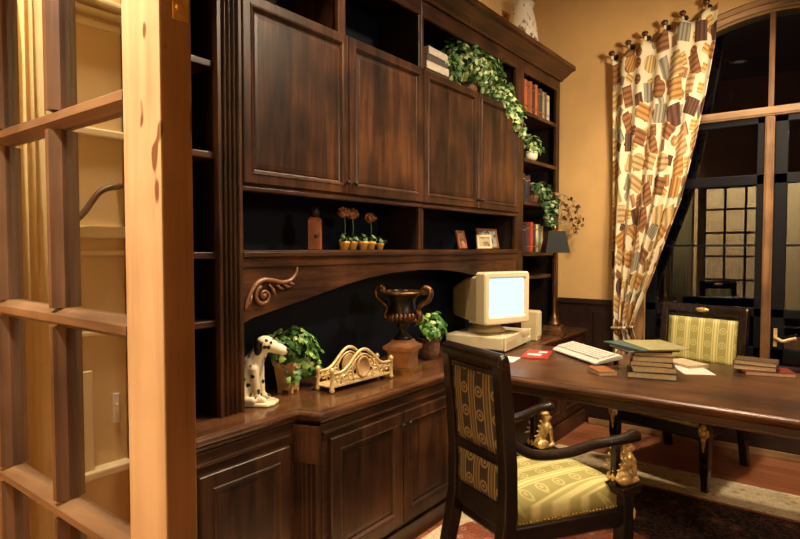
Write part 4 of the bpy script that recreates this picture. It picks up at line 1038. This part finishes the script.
# ------------------------------------------------------------------ curtain and its knobs
t = tag(empty('curtain', (-1.1, 4.47, 0)), 'heavy book-print curtain gathered to one side of the arched window', 'curtain'); O = t.location
Lk = [(2.83, -1.408), (2.145, -1.40), (1.385, -1.395), (1.0, -1.384), (.826, -1.374), (.656, -1.372), (.04, -1.375)]
Rk = [(3.07, -.70), (2.82, -.709), (2.45, -.763), (2.1, -.826), (1.741, -.903), (1.5, -.985), (1.165, -1.095), (.922, -1.19), (.80, -1.228), (.70, -1.19), (.632, -1.12), (.04, -1.09)]
def ip(T, z):
    if z >= T[0][0]: return T[0][1]
    for (za, xa), (zb, xb) in zip(T[:-1], T[1:]):
        if z >= zb: return xb + (xa - xb) * (z - zb) / (za - zb)
    return T[-1][1]
KN = [(-1.405, 2.863), (-1.285, 2.919), (-1.168, 2.958), (-1.036, 3.006), (-.918, 3.044), (-.77, 3.085)]
def ztop(u):
    x = -1.408 + .708 * u; i = 0
    for (xa, za), (xb, zb) in zip(KN[:-1], KN[1:]):
        if x <= xb or (xb, zb) == KN[-1]:
            q = (x - xa) / (xb - xa); sag = .045 * (1 - (2 * min(1, max(0, q)) - 1) ** 2); return za + (zb - za) * q - .035 - sag
    return 3.0
nu, nv = 96, 70
rowsC = []; uvs = {}
b = MB(); uvl = b.bm.loops.layers.uv.new('UVMap')
for j in range(nv + 1):
    v = j / nv; row = []
    for i in range(nu + 1):
        u = i / nu; zt = ztop(u); z = zt + (.25 - zt) * v
        xl, xr = ip(Lk, z), ip(Rk, z); w = xr - xl
        us = u ** 1.0
        amp = .022 + .014 * min(1, v * 3); 
        y = amp * (sin(us * 2 * pi * 5.5 + .5 * sin(v * 4)) * .7 + .5 * sin(us * 2 * pi * 2.3 + 1.2 + v * 2))
        y -= .02 * (1 - min(1, v * 6)) * 0
        row.append(b.bm.verts.new((xl + w * us - O[0], max(-.062, min(.055, y)) , z))); uvs[row[-1]] = (us * 1.0, z)
    rowsC.append(row)
for j in range(nv):
    for i in range(nu):
        f = b.bm.faces.new((rowsC[j][i], rowsC[j][i + 1], rowsC[j + 1][i + 1], rowsC[j + 1][i])); f.smooth = True
        for lp in f.loops: lp[uvl].uv = uvs[lp.vert]
bm_keep = b.bm
me = bpy.data.meshes.new('drape'); b.bm.to_mesh(me); b.bm.free()
o = bpy.data.objects.new('drape', me); COL.objects.link(o); me.materials.append(M['curtain']); o.parent = t
md = o.modifiers.new('solid', 'SOLIDIFY'); md.thickness = .003
b = MB()
for x, z in KN: b.tube([(x - O[0], -.015, z - .04), (x - O[0], .0, z + .004), (x - O[0], .012, z + .005), (x - O[0], .015, z - .04)], .006, 6)
b.build('hanging_loops', M['curtain'], t, uv=lambda c: (c.x * 1.5 + .7, c.z))
tb = [( .5 * (ip(Lk, .80) + ip(Rk, .80)) - O[0] + .079 * cos(a), .062 * sin(a), .80 + .01 * cos(a)) for a in [2 * pi * k / 28 for k in range(29)]]
MB().tube(tb, .011, 8).build('tieback', M['curtain'], t, uv=lambda c: (c.x * 4, c.y * 4 + c.z))
proto = None
for i, (x, z) in enumerate(KN):
    lb = 'dark curtain hook on the wall, %s of six above the curtain' % (['leftmost', 'second from the left', 'third from the left', 'fourth from the left', 'fifth from the left', 'rightmost'][i])
    if proto is None:
        k = tag(empty('curtain_hook', (x, WY, z)), lb, 'hook', 'hooks holding the curtain')
        m = Matrix.Rotation(radians(90), 4, 'X')
        q = MB().lathe([(.0, .0), (.02, .0), (.02, .005), (.008, .01), (.007, .095), (0, .095)], 14)
        for v in q.bm.verts: v.co = m @ v.co
        q.build('stem', M['iron'], k)
        q = MB().ell((0, -.105, .004), (.024, .014, .02), 12); q.build('knob', M['bronze'], k); proto = k
    else:
        k = copy_tree(proto); k.location = (x, WY, z); tag(k, lb, 'hook', 'hooks holding the curtain')

# ------------------------------------------------------------------ light and camera
for i, (x, y, lb) in enumerate(((-1.0, 1.35, 'added recessed ceiling light over the near armchair'), (-.9, 3.0, 'added recessed ceiling light over the desk'), (.6, 2.2, 'added recessed ceiling light in the middle of the study'), (.4, 3.9, 'added recessed ceiling light near the window'), (-.9, -.9, 'added recessed ceiling light in the hall'))): added_downlight(x, y, lb)
WARM = (1., .78, .52)
def spot(name, loc, tgt, power, size, blend=.6, rad=.12, col=WARM):
    l = bpy.data.lights.new(name, 'SPOT'); l.energy = power; l.spot_size = radians(size); l.spot_blend = blend; l.shadow_soft_size = rad; l.color = col
    o = bpy.data.objects.new(name, l); COL.objects.link(o); o.location = loc
    o.rotation_euler = (Vector(tgt) - Vector(loc)).to_track_quat('-Z', 'Y').to_euler(); return o
def area(name, loc, tgt, power, size, col=WARM):
    l = bpy.data.lights.new(name, 'AREA'); l.energy = power; l.size = size; l.color = col; l.shape = 'DISK'
    o = bpy.data.objects.new(name, l); COL.objects.link(o); o.location = loc
    o.rotation_euler = (Vector(tgt) - Vector(loc)).to_track_quat('-Z', 'Y').to_euler(); return o
spot('door_leaf_fill', (-.88, -.02, 2.35), (-.88, .39, 1.56), 135, 56, .7, .05, (1., .89, .68))  # added spot, no pendant hangs here; brightens the door stile
spot('hall_wall_fill', (-1.2, -.75, 3.5), (-1.2, -2.4, 1.4), 2400, 80, .6, .12, (1., .86, .62))  # added in the hall so its wall shows in the window reflection
spot('nook_fill', (-1.85, .78, 3.5), (-2.1, .8, .9), 300, 56)  # added spot that brightens the wall behind the glazed door
spot('counter_downlight', (-1.25, 1.75, 3.5), (-1.75, 1.85, .8), 190, 72)
spot('chair_downlight', (-.75, 2.5, 3.5), (-.85, 2.3, 0), 230, 95)
spot('desk_downlight', (-.6, 3.35, 3.5), (-.7, 3.35, 0), 190, 115)
spot('upper_door_fill', (.7, 2.9, 3.4), (-1.8, 2.7, 2.3), 165, 84)  # added from the right to lift the upper cabinet doors
spot('window_wall_fill', (.05, 3.1, 2.5), (-1.2, 4.5, 1.9), 145, 95)  # added out-of-view spot washing the window wall and curtain
spot('room_fill', (1.2, 1.5, 2.1), (-1.0, 2.9, .9), 95, 90, .6, .2)  # added unseen fill for the camera-facing sides of books and ornaments
w = bpy.data.worlds.new('night'); SC.world = w; w.use_nodes = True
w.node_tree.nodes['Background'].inputs[0].default_value = (.10, .2, .45, 1); w.node_tree.nodes['Background'].inputs[1].default_value = .008
cam = bpy.data.cameras.new('camera'); co = bpy.data.objects.new('camera', cam); COL.objects.link(co)
cam.sensor_fit = 'HORIZONTAL'; cam.sensor_width = 36.; cam.lens = 574. * 36. / 800.; cam.clip_start = .02
co.location = (0, 0, 1.40); co.rotation_euler = (pi / 2 - atan(21.5 / 574.), 0, radians(37.5))
SC.camera = co
SC.view_settings.view_transform = 'Standard'; SC.view_settings.look = 'None'; SC.view_settings.gamma = 1; SC.view_settings.use_curve_mapping = False
SC.view_settings.exposure = 0.
